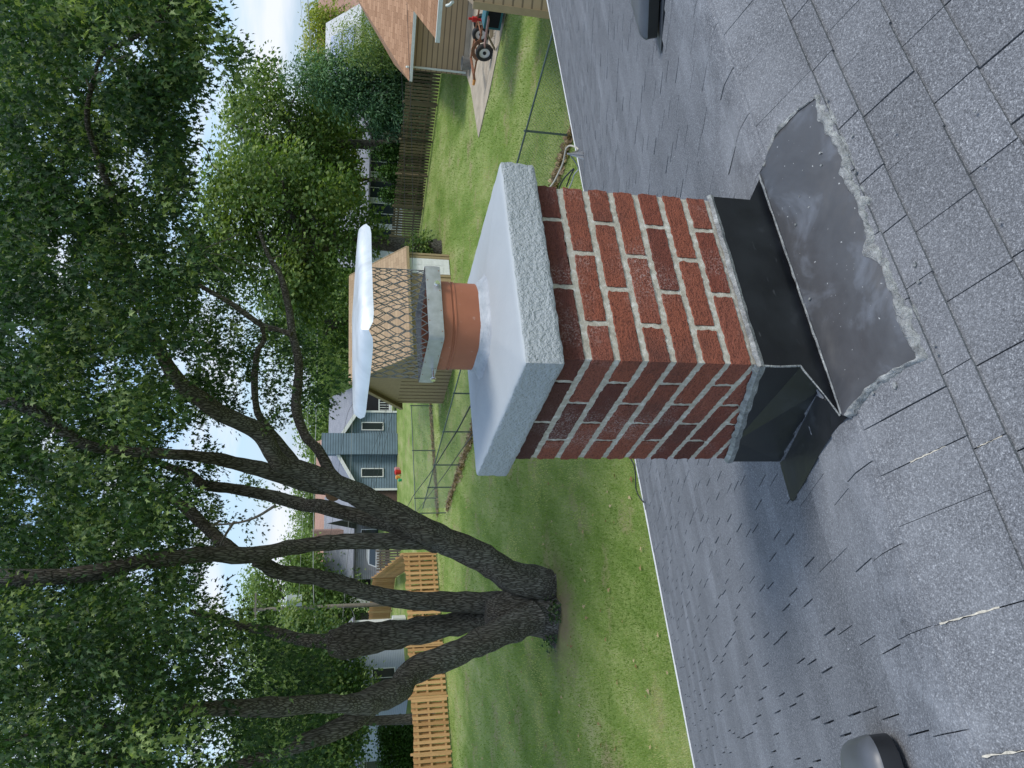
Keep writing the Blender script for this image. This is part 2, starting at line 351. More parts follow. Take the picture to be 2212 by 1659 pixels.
M_SOLAR=mat('pale_solar_panel',(.36,.40,.52),.25); M_REDB=simple('far_chimney_brick',(.30,.19,.15),.9)
UP=Vector((0,0,1))
# ------------------------------------------------------------ setting: ground
PSI=1.0415; e1=Vector((math.sin(PSI),math.cos(PSI),0)); e2=Vector((math.sin(PSI-math.pi/2),math.cos(PSI-math.pi/2),0)); B0=Vector((0.0573,1.6552,CAMZ))
def HP(u,v,z): return B0+e1*u+e2*v+UP*z      # house frame, z measured from the camera height
gm=MB()
n=80; xs=[-420+840*i/n for i in range(n+1)]; ys=[-120+720*i/n for i in range(n+1)]
gm.add([(x,y,0) for y in ys for x in xs],[(j*(n+1)+i,j*(n+1)+i+1,(j+1)*(n+1)+i+1,(j+1)*(n+1)+i) for j in range(n) for i in range(n)])
tag(obj('ground',gm,M_GRASS),kind='structure')
# ------------------------------------------------------------ our roof
KS=1.38; TH=math.atan(0.3473); RO=-0.0253; RZ=-1.1574
def S(u,s,h=0.0):              # s>0 far slope, s<0 near slope, h above the surface
    x=s*math.cos(TH); r=.03; t=math.tan(TH); q=math.sqrt(x*x+r*r); z=-t*(q-r); dz=-t*x/q
    nrm=(UP-e2*dz).normalized()
    return HP(u,RO+x,RZ+z)+nrm*h
def roof_us(px,py,near):
    d=ray(px,py); t=math.tan(TH)*(-1 if near else 1); nn=UP+e2*t; P0=HP(0,RO,RZ+.0103)
    k=((P0-Vector((0,0,CAMZ))).dot(nn))/d.dot(nn); Q=Vector((0,0,CAMZ))+d*k; r=Q-B0
    return r.dot(e1),(r.dot(e2)-RO)/math.cos(TH)
U0,U1=-5.5,17.0; SE=5.18
house=thing('house','own single storey house under the camera with grey shingle roof','house',tuple(HP(3,0,-CAMZ)))
wl=MB(); 
wl.box(HP((U0+U1)/2,0,-4.6),(e1,e2,UP),((U1-U0)/2-.3,4.4,1.4)); obj('wall',wl,M_WSID,house)
rb=MB()
ss=[-5.0,-2.4,-.9,-.3,-.15,-.06,0,.06,.15,.3,.9,2.4,SE]
us=[U0,-3,-1,-.3,.5,2,5,9,U1]
vs=[S(u,s,-.003) for s in ss for u in us]; nu=len(us)
rb.add(vs,[(j*nu+i,j*nu+i+1,(j+1)*nu+i+1,(j+1)*nu+i) for j in range(len(ss)-1) for i in range(nu-1)])
obj('roof_underlay',rb,M_UNDER,house,True)
sh=MB()
def tab(ua,ub,s_low,s_up,lift,a):   # s_low: exposed butt edge, s_up: tucked edge
    segs=3 if min(abs(s_low),abs(s_up))<.25 else 1
    hb=(.0085 if s_low>0 else .0115)+lift; hu=.0015
    rows=[]
    for k in range(segs+1):
        f=k/segs; s=s_low+(s_up-s_low)*f; h=hb+(hu-hb)*f; rows.append((s,h))
    vs=[];fs=[]
    for s,h in rows: vs+= [S(ua,s,h),S(ub,s,h)]
    for k in range(segs): fs.append((2*k,2*k+1,2*k+3,2*k+2))
    nb=len(vs)
    for s,h in rows: vs+= [S(ua,s,-.002),S(ub,s,-.002)]
    fs.append((0,nb,nb+1,1))
    for k in range(segs): fs.append((2*k,2*k+2,nb+2*k+2,nb+2*k)); fs.append((2*k+1,nb+2*k+1,nb+2*k+3,2*k+3))
    sh.add(vs,fs,a)
def course(s_low,s_up,sgn,marks=None,u0=U0,u1=U1,thin=False):
    cv_=random.gauss(0,.22); off=random.random()*.19; u=u0-off; edges=[u]
    while u<u1:
        u+=random.choice((.165,.185,.205,.19)); edges.append(u)
    if marks:
        edges=[e for e in edges if not (min(marks)-.13<e<max(marks)+.13)]+list(marks); edges.sort()
    for a_,b_ in zip(edges[:-1],edges[1:]):
        g=(.0017 if random.random()<.75 else .0007) if abs(s_low)<.6 else .0026
        if b_<u0 or a_>u1: continue
        v=random.gauss(.5+cv_,.20)
        tab(max(a_,u0)+g,min(b_,u1)-g,s_low+random.gauss(0,.0015),s_up-sgn*.035,max(0,random.gauss(.001,.0012)),max(0,min(1,v)))
EX=.1345
s=.0945; k=0; lows=[]
while s<SE+.02: lows.append(s); s+=EX
prevs=-.04
for s in lows:
    course(s,prevs,1,u0=(-5.5 if s<SE else -5.5)); prevs=s
nl=[.236,.302,.446,.552,.69,.825,.96,1.095,1.23,1.365,1.5,1.64]
mk={.446:[-.37,-.185,-.03,.154,.335,.51,.68],.552:[.197,.405,.60,-.02,-.2],.302:[-.335,-.169,.045,.2,.353,.53],.236:[-.85,-.62,-.42,-.308,-.198]}
prevs=.03
for s in nl:
    course(-s,prevs*-1 if prevs>0.03 else .03,-1,mk.get(s),u0=-3.0,u1=4.0); prevs=s
obj('shingles',sh,M_SH,house)
for u,s0,s1 in ((-.308,-.19,-.11),(-.62,-.17,-.05),(-.85,-.15,-.04),(-.335,-.295,-.245)):
    pts=[]; wn=MB()
    for i in range(13):
        s=s0+(s1-s0)*i/12; wd=.0003+.0026*abs(noise.noise(Vector((u*9,s*40,0))))*2
        pts.append((S(u-wd+.0008*math.sin(i*2.1),s,.0093),S(u+wd+.0008*math.sin(i*2.1),s,.0093)))
    vs=[p for q in pts for p in q]; wn.add(vs,[(2*i,2*i+1,2*i+3,2*i+2) for i in range(12)]); obj('worn_edge',wn,M_WORN,house)
dr=MB()
dr.prism([S(U0,SE+.03,.004),S(U0,SE+.045,.006),S(U0,SE+.045,-.09),S(U0,SE+.03,-.09)],e1*(U1-U0)); obj('drip_edge',dr,M_WHITE,house)
fs_=MB(); fs_.prism([S(U0,SE-.25,-.02),S(U0,SE+.028,-.02),S(U0,SE+.028,-.2),S(U0,SE-.25,-.2)],e1*(U1-U0)); obj('fascia',fs_,M_WHITE,house)
# ------------------------------------------------------------ chimney
ch=thing('chimney','red brick chimney with pale blue grey concrete crown and black metal flashing','chimney',tuple(HP(.254,.257,-1.35)))
CW,CD=.508,.516
def rough_box(mb,u0,u1,v0,v1,z0,z1,amp,a,step=.014,bev=.002,seed=0):
    per=[]
    def seg(p,q):
        n_=max(2,int(round((Vector(q)-Vector(p)).length/step)))
        for i in range(n_): per.append((p[0]+(q[0]-p[0])*i/n_,p[1]+(q[1]-p[1])*i/n_))
    seg((u0,v0),(u1,v0));seg((u1,v0),(u1,v1));seg((u1,v1),(u0,v1));seg((u0,v1),(u0,v0))
    cu,cv=(u0+u1)/2,(v0+v1)/2; hu,hv=(u1-u0)/2,(v1-v0)/2
    nz=max(2,int((z1-z0)/step)); zs=[z0]+[z0+bev+(z1-z0-2*bev)*i/nz for i in range(nz+1)]+[z1]
    rings=[]
    for zi,z in enumerate(zs):
        ins=bev if zi in(0,len(zs)-1) else 0; ring=[]
        for (u,v) in per:
            uu=cu+(u-cu)*(1-ins/hu); vv=cv+(v-cv)*(1-ins/hv)
            d=amp*noise.noise(Vector((uu*70+seed,vv*70,z*70)))*1.6; ou=(uu-cu)/hu; ov=(vv-cv)/hv
            if abs(ou)>.99: uu+=math.copysign(d,ou)
            if abs(ov)>.99: vv+=math.copysign(d,ov)
            zz=z+(amp*.9*noise.noise(Vector((u*120,v*120,z*3+seed))) if zi in(0,1,len(zs)-2,len(zs)-1) else 0)
            ring.append(HP(uu,vv,zz))
        rings.append(ring)
    mb.loops(rings,a)
bk=MB(); ZT=-.503
JZ=[-.5709-.0677*i for i in range(12)]
rows=[(JZ[0]+.0078,ZT+.01)]+[(JZ[i+1]+.0078,JZ[i]-.0078) for i in range(11)]
dark={(0,0):.0,(0,1):.0}
for r,(z0,z1) in enumerate(rows):
    F=.193;J=.203; H_=.093
    def bb(u0,u1,v0,v1):
        a=min(1,max(0,random.gauss(.68,.26)));
        if r==0: a=random.choice((.0,.05,.1,.25))
        if random.random()<.1: a=.2
        e_=.0032; rough_box(bk,u0+(e_ if u0>.01 else 0),u1-(e_ if u1<CW-.01 else 0),v0+(e_ if v0>.01 else 0),v1-(e_ if v1<CD-.01 else 0),z0,z1,.003,a,step=.010,seed=r*7+u0*31+v0*17)
    if r%2==0:
        bb(0,F,0,H_);bb(J,J+F,0,H_);bb(2*J,CW,0,F);bb(CW-H_,CW,J,J+F);bb(CW-F,CW,2*J,CD);bb(CW-F-J,CW-F-.01,CD-H_,CD)
        bb(0,H_,.103,.103+F);bb(0,H_,.103+J,CD)
    else:
        bb(0,H_,0,F);bb(.103,.296,0,H_);bb(.306,CW,0,H_);bb(CW-H_,CW,.103,.296);bb(CW-H_,CW,.306,CD)
        bb(0,H_,J,J+F);bb(0,F,2*J,CD);bb(J,J+F,CD-H_,CD)
obj('brick_shaft',bk,M_BRICK,ch,30)
mo=MB(); rough_box(mo,.0025,CW-.0025,.0025,CD-.0025,-1.36,ZT+.005,.0022,0,step=.010); obj('mortar_joints',mo,M_MORTAR,ch,True)
# concrete crown
cr=MB(); o_=.034; u0,u1,v0,v1=-o_,CW+o_,-o_,CD+o_; cu,cv=(u0+u1)/2,(v0+v1)/2
def ringpts(ins,z,amp,stepn=44,seed=0):
    out=[]; hu=(u1-u0)/2-ins; hv=(v1-v0)/2-ins
    for sd_,(ax,ay,bx,by) in enumerate(((-1,-1,1,-1),(1,-1,1,1),(1,1,-1,1),(-1,1,-1,-1))):
        for i in range(stepn):
            t=i/stepn; x=ax+(bx-ax)*t; y=ay+(by-ay)*t; u=cu+hu*x; v=cv+hv*y
            d=amp*(noise.noise(Vector((u*60,v*60,z*60+seed)))*1.4+noise.noise(Vector((u*14,v*14,z*14)))*1.3)
            if abs(x)>.999: u+=math.copysign(d,x)
            if abs(y)>.999: v+=math.copysign(d,y)
            zz=z+amp*.8*noise.noise(Vector((u*40,v*40,seed+9)))
            out.append(HP(u,v,zz))
    return out
Z0,Z1=-.502,-.4135
rings=[ringpts(.03,Z0+.002,.001),ringpts(.004,Z0,.003)]+[ringpts(0,Z0+.006+(Z1-Z0-.010)*i/9,.0022) for i in range(10)]
rings+=[ringpts(.003,Z1-.001,.0018),ringpts(.008,Z1+.001,.001)]+[ringpts(.02+.16*i/6,Z1+.002+.014*i/6,.0008) for i in range(7)]
cr.loops(rings); obj('concrete_crown',cr,M_CROWN,ch,50)
# flue tile
FU,FV=.254,.262
def rsq(half,r,z,n=10,rot=0.0,cx=FU,cy=FV):
    out=[]
    for (sx,sy,a0) in ((1,1,0),(-1,1,90),(-1,-1,180),(1,-1,270)):
        for i in range(n+1):
            a=math.radians(a0+90*i/n); x=sx*(half-r)+r*math.cos(a); y=sy*(half-r)+r*math.sin(a)
            X=x*math.cos(rot)-y*math.sin(rot);Y=x*math.sin(rot)+y*math.cos(rot); out.append(HP(cx+X,cy+Y,z))
    return out
fl=MB(); hf=.1015
prof=[(-.40,hf),(-.318,hf),(-.3165,hf+.0015),(-.313,hf+.0015),(-.3115,hf-.001),(-.308,hf-.001),(-.306,hf+.0015),(-.262,hf+.0015),(-.255,hf-.006),(-.255,hf-.02),(-.39,hf-.02)]
fl.loops([rsq(h,.078 if h>.09 else .06,z,14) for z,h in prof],cap0=False); flo=obj('flue_tile',fl,M_TERRA,ch,35)
co=MB()
def crg(half,z,amp,sd_):
    out=rsq(half,.08,z,14); return [p+Vector((noise.noise(p*45+Vector((sd_,0,0))),noise.noise(p*45+Vector((0,sd_,5))),noise.noise(p*38+Vector((0,3,sd_)))*1.6))*amp for p in out]
co.loops([crg(.150,-.407,.001,1),crg(.128,-.401,.0015,2),crg(.116,-.396,.002,3),crg(.110,-.390,.002,4),crg(.1065,-.383,.002,5),crg(.1045,-.376,.002,6),crg(.100,-.373,.001,7)],cap0=False,cap1=False)
obj('mortar_collar',co,M_SEALP,flo,40)
# flashing
fz=MB()
ov=-.0075
top=[(-.004,-.983),(CW+.004,-.983)]
def fp(u,z,v=ov): return HP(u,v,z)
pl=[fp(-.006,-.985),fp(.12,-.984),fp(.25,-.985),fp(.38,-.984),fp(CW+.006,-.985),fp(CW+.006,-1.10),fp(.594,-1.150),fp(.3,-1.150),fp(0,-1.150),fp(-.14,-1.150),fp(-.006,-1.088)]
fz.prism(pl,-e2*.0012); obj('front_flashing',fz,M_FLASH,ch)
sf=MB(); uo=-.0065
zb=lambda v:RZ-.3473*(v-RO)+.012
sidep=[HP(uo,-.006,-.985),HP(uo,.13,-1.03),HP(uo,.26,-1.073),HP(uo,.39,-1.117),HP(uo,CD+.006,-1.161),HP(uo,CD+.006,zb(CD)),HP(uo-.008,.25,zb(.25)),HP(uo-.02,.07,zb(.07)),HP(-.137,-.008,-1.148),HP(uo,-.006,-1.09)]
sf.prism(sidep,-e1*.0012)
fg=[(-.015,.53),(-.022,.30),(-.035,.12),(-.07,.03),(-.137,.0),(-.150,.12),(-.146,.35),(-.135,.58),(-.12,.63),(-.09,.655),(-.06,.62),(-.03,.56)]
nf_=len(fg); z5=lambda x,y:(1481+x*.330,603.5+y*.330)
sf.prism([S(*roof_us(*z5(*q),False),.0095) for q in ((1052,897),(985,1000),(890,1160),(812,1310),(755,1400),(738,1440),(718,1452),(702,1420),(680,1340),(655,1255),(640,1195),(668,1180),(780,960),(880,760),(960,800))],UP*.0015)
obj('side_flashing',sf,M_FLASH,ch)
sb=MB(); sb.tube([HP(-.008,-.009,-.985),HP(-.011,-.012,-1.03),HP(-.006,-.010,-1.088),HP(-.02,-.010,-1.094),HP(-.08,-.010,-1.125),HP(-.137,-.010,-1.149)],[.0022,.003,.003,.0022,.0018,.002],6,rough=.3,fr=80); obj('flashing_seam',sb,M_SEAL,ch,True)
# right side plate and back for other views
rf=MB(); rf.prism([HP(CW+.0065,-.006,-.985),HP(CW+.0065,CD+.006,-1.161),HP(CW+.0065,CD+.006,-1.36),HP(CW+.0065,-.006,-1.15)],e1*.0012); rf.prism([HP(-.006,CD+.0065,-1.161),HP(CW+.006,CD+.0065,-1.161),HP(CW+.006,CD+.0065,-1.36),HP(-.006,CD+.0065,-1.36)],e2*.0012); obj('rear_flashing',rf,M_FLASH,ch)
# sealant bead round the brickwork
bd=MB()
def bead(pts,w0,w1,out):
    P=catmull([list(p) for p in pts],10); rows_=[]
    for i,p in enumerate(P):
        p=Vector(p); nn=noise.noise(p*35); n2=noise.noise(p*90)
        a_=p+UP*(w0*(1+.5*nn)+.002*n2); b_=p-UP*(w1*(1+.35*noise.noise(p*25+Vector((5,0,0)))))
        rows_.append((a_+out*.001,(a_*.6+b_*.4)+out*(.010+.003*n2),b_+out*(.006+.002*nn),b_+out*.001))
    vs=[q for r in rows_ for q in r]; bd.add(vs,[(4*i+j,4*i+j+1,4*i+j+5,4*i+j+4) for i in range(len(P)-1) for j in range(3)])
bead([HP(u,-.005,-.983) for u in (CW+.008,.40,.30,.2,.1,.0,-.012)],.008,.009,-e2)
bead([HP(-.005,v,-.983-.341*v) for v in (-.012,.1,.2,.3,.4,CD+.008)],.013,.015,-e1)
obj('sealant_joint',bd,M_SEAL,ch,True)
cs_=MB(); cs_.tube([S(.594+(-.14-.594)*i/30,.0,.0165+.002*noise.noise(Vector((i*.7,0,0)))) for i in range(31)],[.0028+.0012*noise.noise(Vector((i*.9,3,0))) for i in range(31)],6,rough=.3,fr=90); obj('crease_highlight',cs_,M_SEAL,ch,True)  # pale strip added along the ridge crease to draw its highlight
# apron on the near slope
z4=lambda x,y:(1481+x*.330,164.6+y*.330); z5=lambda x,y:(1481+x*.330,603.5+y*.330)
inner=[z4(*q) for q in ((545,600),(600,420),(670,340),(770,240),(850,180),(875,170),(895,290),(940,370),(985,430),(1035,545),(1042,640),(1085,740),(1145,845),(1170,930),(1212,1045),(1185,1160),(1290,1240),(1335,1350),(1378,1450),(1400,1560))]+[z5(*q) for q in ((1430,300),(1455,400),(1525,500),(1495,550),(1380,600),(1290,660),(1200,730),(1150,790),(1095,850),(1062,885))]
outer=[z4(*q) for q in ((525,608),(585,400),(640,320),(750,225),(850,158),(908,118),(965,190),(1005,300),(1062,420),(1112,495),(1125,600),(1168,715),(1222,790),(1226,900),(1275,980),(1298,1080),(1335,1150),(1380,1250),(1410,1330),(1490,1450))]+[z5(*q) for q in ((1570,310),(1610,400),(1622,500),(1560,565),(1450,625),(1330,690),(1245,745),(1190,810),(1125,880),(1085,925))]
ap=MB(); pin=[roof_us(a[0]+(b[0]-a[0])*.78,a[1]+(b[1]-a[1])*.78,True) for a,b in zip(inner,outer)]
mid=[((roof_us(*a,True)[0]+b[0])/2,(roof_us(*a,True)[1]+b[1])/2) for a,b in zip(inner,pin)]
nn_=len(mid); rr=[]
# rounded crease from the ridge: rows from the crease line out to the edge
NR=14; rowsA=[]
for k in range(NR+1): 
    t=k/NR; rowsA.append(t)
crl=[(.594+(-.14-.594)*i/(nn_-1)) for i in range(nn_)]
vsA=[];
for t in rowsA:
    for i,(u,s) in enumerate(mid):
        uu=crl[i]+(u-crl[i])*t; s2=s*t
        h=.014+.006*math.sin(math.pi*min(1,t*1.0))+.006*noise.noise(Vector((uu*5,s2*5,3)))*min(1,4*t)*(1-t)*2
        vsA.append(S(uu,s2,h))
ap.add(vsA,[(k*nn_+i,k*nn_+i+1,(k+1)*nn_+i+1,(k+1)*nn_+i) for k in range(NR) for i in range(nn_-1)])
apo=obj('apron_flashing',ap,M_APRON,ch,True)
se=MB(); inn=catmull([list(roof_us(x,y,True)) for x,y in inner],8); out_=catmull([list(p) for p in pin],8)
vs=[];K=6
for i,(a,b) in enumerate(zip(inn,out_)):
    w_=noise.noise(Vector((a[0]*38,a[1]*38,1)))*.010; w2=noise.noise(Vector((b[0]*45,b[1]*45,7)))*.013+noise.noise(Vector((b[0]*130,b[1]*130,2)))*.007
    dx,dy=b[0]-a[0],b[1]-a[1]; l=math.hypot(dx,dy)+1e-6
    for k in range(K+1):
        t=k/K; t2=t+((w_*(1-t))+(w2*t))/max(l,.02)
        u=a[0]+dx*t2; s=a[1]+dy*t2; h=(.021 if t<.45 else .021-(t-.45)/.55*.012)+(.009*noise.noise(Vector((u*60,s*60,0)))+.004*noise.noise(Vector((u*150,s*150,4))))*math.sin(math.pi*min(1,max(0,t)))
        if k in(0,): h=.017
        if k==K: h=.006
        vs.append(S(u,s,h))
mm=len(inn); se.add(vs,[(i*(K+1)+k,(i+1)*(K+1)+k,(i+1)*(K+1)+k+1,i*(K+1)+k+1) for i in range(mm-1) for k in range(K)])
obj('sealant_edge',se,M_SEAL,apo,60)
sp=MB(); 
for i in range(26):
    u=.55-.75*random.random(); s=-.02-.5*random.random()**1.4; r=random.uniform(.0015,.004)
    if i<12: P=S(u,s,.019)
    else: u,s=random.choice(out_); u+=random.gauss(0,.012); s-=abs(random.gauss(.01,.012)); P=S(u,s,.0115); r*=1.6
    pts=[P+e1*r*math.cos(a)*random.uniform(.6,1.5)+e2*r*math.sin(a)*random.uniform(.6,1.5) for a in [j*math.pi/3 for j in range(6)]]
    sp.prism(pts,UP*.0025)
tag(obj('sealant_drips',sp,M_SEAL,apo),kind='stuff')
# ------------------------------------------------------------ chimney cap
cap=ch
bn=MB(); hb=.1095
bn.loops([rsq(hb,.012,-.281,4),rsq(hb+.0008,.012,-.262,4),rsq(hb,.012,-.244,4),rsq(hb-.0015,.010,-.244,4),rsq(hb-.0015,.010,-.281,4)],cap0=False,cap1=False); bn.f.append(tuple(0 for _ in range(0))) if False else None
bno=obj('cap_band',bn,M_GALV,cap,30)
boltd=[(0,-1,.045),(-1,0,.03),(1,0,-.02),(0,1,.02)]
for (dx,dy,of) in boltd:
    b_=MB(); c0=Vector((FU+dx*hb+(of if dx==0 else 0),FV+dy*hb+(of if dy==0 else 0),0)); P=HP(c0.x,c0.y,-.270); d=e1*dx+e2*dy
    ln=.008 if dy==-1 else .03
    b_.tube([P-d*.004,P+d*ln],[.0028]*2,8); b_.tube([P+d*ln,P+d*(ln+.005)],[.0062,.0062],6); b_.tube([P+d*(ln-.0015),P+d*ln],[.0075,.0075],12)
    obj('bolt',b_,M_BOLT,bno,True)
for k in range(7):
    for (dx,dy) in ((0,-1),(-1,0)):
        rv=MB(); of=-.09+.03*k; P=HP(FU+(of if dx==0 else dx*hb),FV+(of if dy==0 else dy*hb),-.248 if k%2 else -.277); d=e1*dx+e2*dy; rv.tube([P,P+d*.0012],[.0016,.001],6); obj('rivet',rv,M_RUST,bno)
ms=MB(); NC=32; ZB,ZU=-.247,-.090; NRW=6
def perim(t,half=.1045,r=.02):
    pts=rsq(half,r,0,4); pts.append(pts[0]); Ls=[0]
    for a,b in zip(pts[:-1],pts[1:]): Ls.append(Ls[-1]+(b-a).length)
    x=(t%1)*Ls[-1]
    for i in range(len(pts)-1):
        if Ls[i+1]>=x: f=(x-Ls[i])/max(1e-9,Ls[i+1]-Ls[i]); return pts[i].lerp(pts[i+1],f)
    return pts[-1]
for row in range(NRW):
    za=ZB+(ZU-ZB)*row/NRW; zb_=ZB+(ZU-ZB)*(row+1)/NRW
    for c in range(NC):
        o=.5*(row%2); t0=(c+o)/NC
        for sg in(-.5,.5):
            t1=t0+sg/NC; p=perim(t0)+UP*za; q=perim(t1)+UP*zb_; dz=(q-p)
            ms.tube([p,p+UP*.004,q-UP*.004,q],[.00115]*4,4,caps=False)
obj('cap_screen',ms,M_MESH,cap,True)
ld=MB(); rot=math.radians(7); lh=.181
def sq(half,z,cz=0.0,pin=0.0,n=14,wav=0.0):
    out=[]
    for (ax,ay,bx,by) in ((-1,-1,1,-1),(1,-1,1,1),(1,1,-1,1),(-1,1,-1,-1)):
        for i in range(n):
            t=i/n; x=ax+(bx-ax)*t; y=ay+(by-ay)*t; cn=max(0,1-min(t,1-t)/.09)
            k=half*(1-pin*cn); X=x*k*math.cos(rot)-y*k*math.sin(rot); Y=x*k*math.sin(rot)+y*k*math.cos(rot)
            out.append(HP(FU+X,FV+Y,z+cz*cn+wav*noise.noise(Vector((X*5,Y*5,z*3)))))
    return out
ld.loops([sq(.155,-.0905),sq(lh-.002,-.1095,.012,.05,wav=.003),sq(lh,-.1095,.012,.05,wav=.003),sq(lh-.002,-.101,.009,.05,wav=.003),sq(lh-.006,-.092,.006,.05,wav=.003),sq(lh-.012,-.084,.003,.04,wav=.002),sq(.158,-.079,0,.02),sq(.12,-.076),sq(.05,-.073)],cap0=True)
obj('cap_lid',ld,M_LID,cap,30)
# ------------------------------------------------------------ roof vents
u,s=roof_us(1440,20,False)
v1=thing('roof_vent','black box roof vent on a grey metal flange high on the right slope','roof vent',tuple(S(u,s,0)),'metal vents on the shingle roof')
def rframe(u,s): P=S(u,s,0); a=(S(u+.01,s,0)-P).normalized(); b=(S(u,s+.01,0)-P).normalized(); return P,a,b,a.cross(b)
def vent(t,uc,sc_,wu,ws,h,mtop,bulge,rise=.03,fl_=.035):
    P,a,b,n=rframe(uc,sc_); 
    if n.z<0: n=-n
    f=MB(); f.box(P+n*.012,(a,b,n),(wu/2+fl_,ws/2+fl_,.0015)); obj('flange',f,M_VENTG,t)
    k=MB(); k.box(P+n*(.012+rise/2),(a,b,n),(wu/2-.05,ws/2-.05,rise/2)); obj('vent_neck',k,M_BLACKP,t)
    hd=MB(); rings=[]
    def rg(ins,z):
        o=[];r=max(.006,bulge-ins*.5);X=wu/2-ins;Y=ws/2-ins
        for sx,sy,a0 in((1,1,0),(-1,1,90),(-1,-1,180),(1,-1,270)):
            for i in range(7):
                an=math.radians(a0+15*i); o.append(P+a*(sx*(X-r)+r*math.cos(an))+b*(sy*(Y-r)+r*math.sin(an))+n*z)
        return o
    z0=.012+rise
    sk=MB(); sk.loops([rg(.012,z0+.004),rg(0,z0),rg(0,z0+h*.6)]); obj('skirt',sk,M_BLACKP,t,35)
    for ins,z in((-.002,z0+h*.57),(-.001,z0+h*.62),(.006,z0+h*.8),(.02,z0+h*.95),(.05,z0+h)): rings.append(rg(ins,z))
    hd.loops(rings); obj('hood',hd,mtop,t,35)  # hood top greyer than the skirt: sky reflection put into its colour
vent(v1,u+.21,s+.0,.34,.34,.07,M_VENTG,.03,.01)
u,s=roof_us(1958,1735,False)
v2=thing('roof_vent','dark grey curved roof vent hood near the ridge at the left','roof vent',tuple(S(u,s,0)),'metal vents on the shingle roof')
vent(v2,u,s,.28,.26,.07,M_VENTG,.06,.012,-.04)
lp=MB(); 
# ------------------------------------------------------------ cables and bracket at the eave
u,s=roof_us(1262.5,335,False)
br=thing('cable_bracket','small grey metal cable bracket standing near the roof eave','bracket',tuple(S(u,s,0)))
b_=MB(); P=S(u,s,.012); b_.prism([P-e1*.05,P+e1*.06,P+e1*.0+UP*.16],e2*.01); b_.tube([P,P+UP*.17],[.012,.01],6); obj('mast',b_,M_GALV,br)
TIP=P+UP*.15
def wire(name,label,pts,r,m,cat='cable',group=None,n=5):
    b=MB(); b.tube([Vector(p) for p in catmull([list(p) for p in pts],5)],r,n); return tag(obj(name,b,m,None,True),label,cat,group)
q7=lambda x,y:(1042.3+x*.1488,219.4+y*.1488)
dT=(TIP-Vector((0,0,CAMZ))).to_2d().length
wire('cable','white service cable looping from the eave bracket in front of lawn',[TIP]+[AT(*q7(x,y),dT+dd) for x,y,dd in((1390,700,.15),(1290,640,.3),(1220,670,.4),(1195,760,.5),(1170,880,.6),(1100,1040,.8),(980,1240,1.0),(700,1500,1.6),(300,1900,3))],.009,M_CABW)
wire('cable','grey cable running from eave bracket behind the chimney',[TIP]+[AT(*q7(x,y),dT+dd) for x,y,dd in((1390,960,.3),(1330,1060,.4),(1260,1250,.6),(1000,1700,1.0))],.007,M_CABG)
wire('cable','black cable with splices looping beside the chimney bricks',[AT(*q7(x,y),dT+dd) for x,y,dd in((1110,1260,.9),(1180,1120,.7),(1325,975,.5),(1270,1090,.6),(1220,1230,.8))],.009,M_CABLE)
q4=lambda x,y:(658.3+x*.1984,822.9+y*.1984)
wire('cable','thick black overhead service cable crossing in front of chain link fence',[AT(*q4(x,y),d) for x,y,d in((2100,-250,9),(1810,260,12),(1660,540,15),(1520,760,18),(1370,1000,23),(1190,1240,30),(1110,1380,36),(800,1900,46))],[.013]*36,M_CABLE,n=6)
wire('cable','thinner dark overhead service cable below the thick black one',[AT(*q4(x,y),d) for x,y,d in((2050,200,9),(1825,590,12),(1700,760,15),(1500,1050,20),(1280,1340,28),(1000,1700,40))],.010,M_CABLE)
# ------------------------------------------------------------ leaves
TEM=np.array([(0,0),(.30,-.03),(.20,.20),(.50,.50),(.20,.46),(0,1)],dtype=float)
def frames(N_,dirv,nrm):
    d=dirv/np.linalg.norm(dirv,axis=1)[:,None]; n_=nrm-(nrm*d).sum(1)[:,None]*d; n_/=np.linalg.norm(n_,axis=1)[:,None]+1e-9
    return d,n_,np.cross(d,n_)
def leaf_mesh(name,pos,dirv,nrm,size,v,m,parent,kind='maple'):
    N_=len(pos); d,n_,x=frames(N_,dirv,nrm)
    if kind=='maple':
        T=TEM; k=len(T); out=np.zeros((N_,2*k,3))
        for h,sg in enumerate((1,-1)):
            for i,(a,b) in enumerate(T):
                fold=.35*a; droop=-.18*b*b
                out[:,h*k+i,:]=pos+size[:,None]*(x*(sg*a)+d*b+n_*(fold+droop))
        idx=np.arange(N_*2*k).reshape(N_*2,k); idx[1::2]=idx[1::2,::-1]
        return npmesh(name,out.reshape(-1,3),idx.ravel(),k,np.repeat(v,2),m,parent)
    w_=.42 if kind=='oval' else .15
    out=np.zeros((N_,4,3)); 
    for i,(a,b,c) in enumerate(((0,0,0),(w_,.5,.12),(0,1,-.1),(-w_,.45,.12))): out[:,i,:]=pos+size[:,None]*(x*a+d*b+n_*c)
    return npmesh(name,out.reshape(-1,3),np.arange(N_*4),4,v,m,parent)
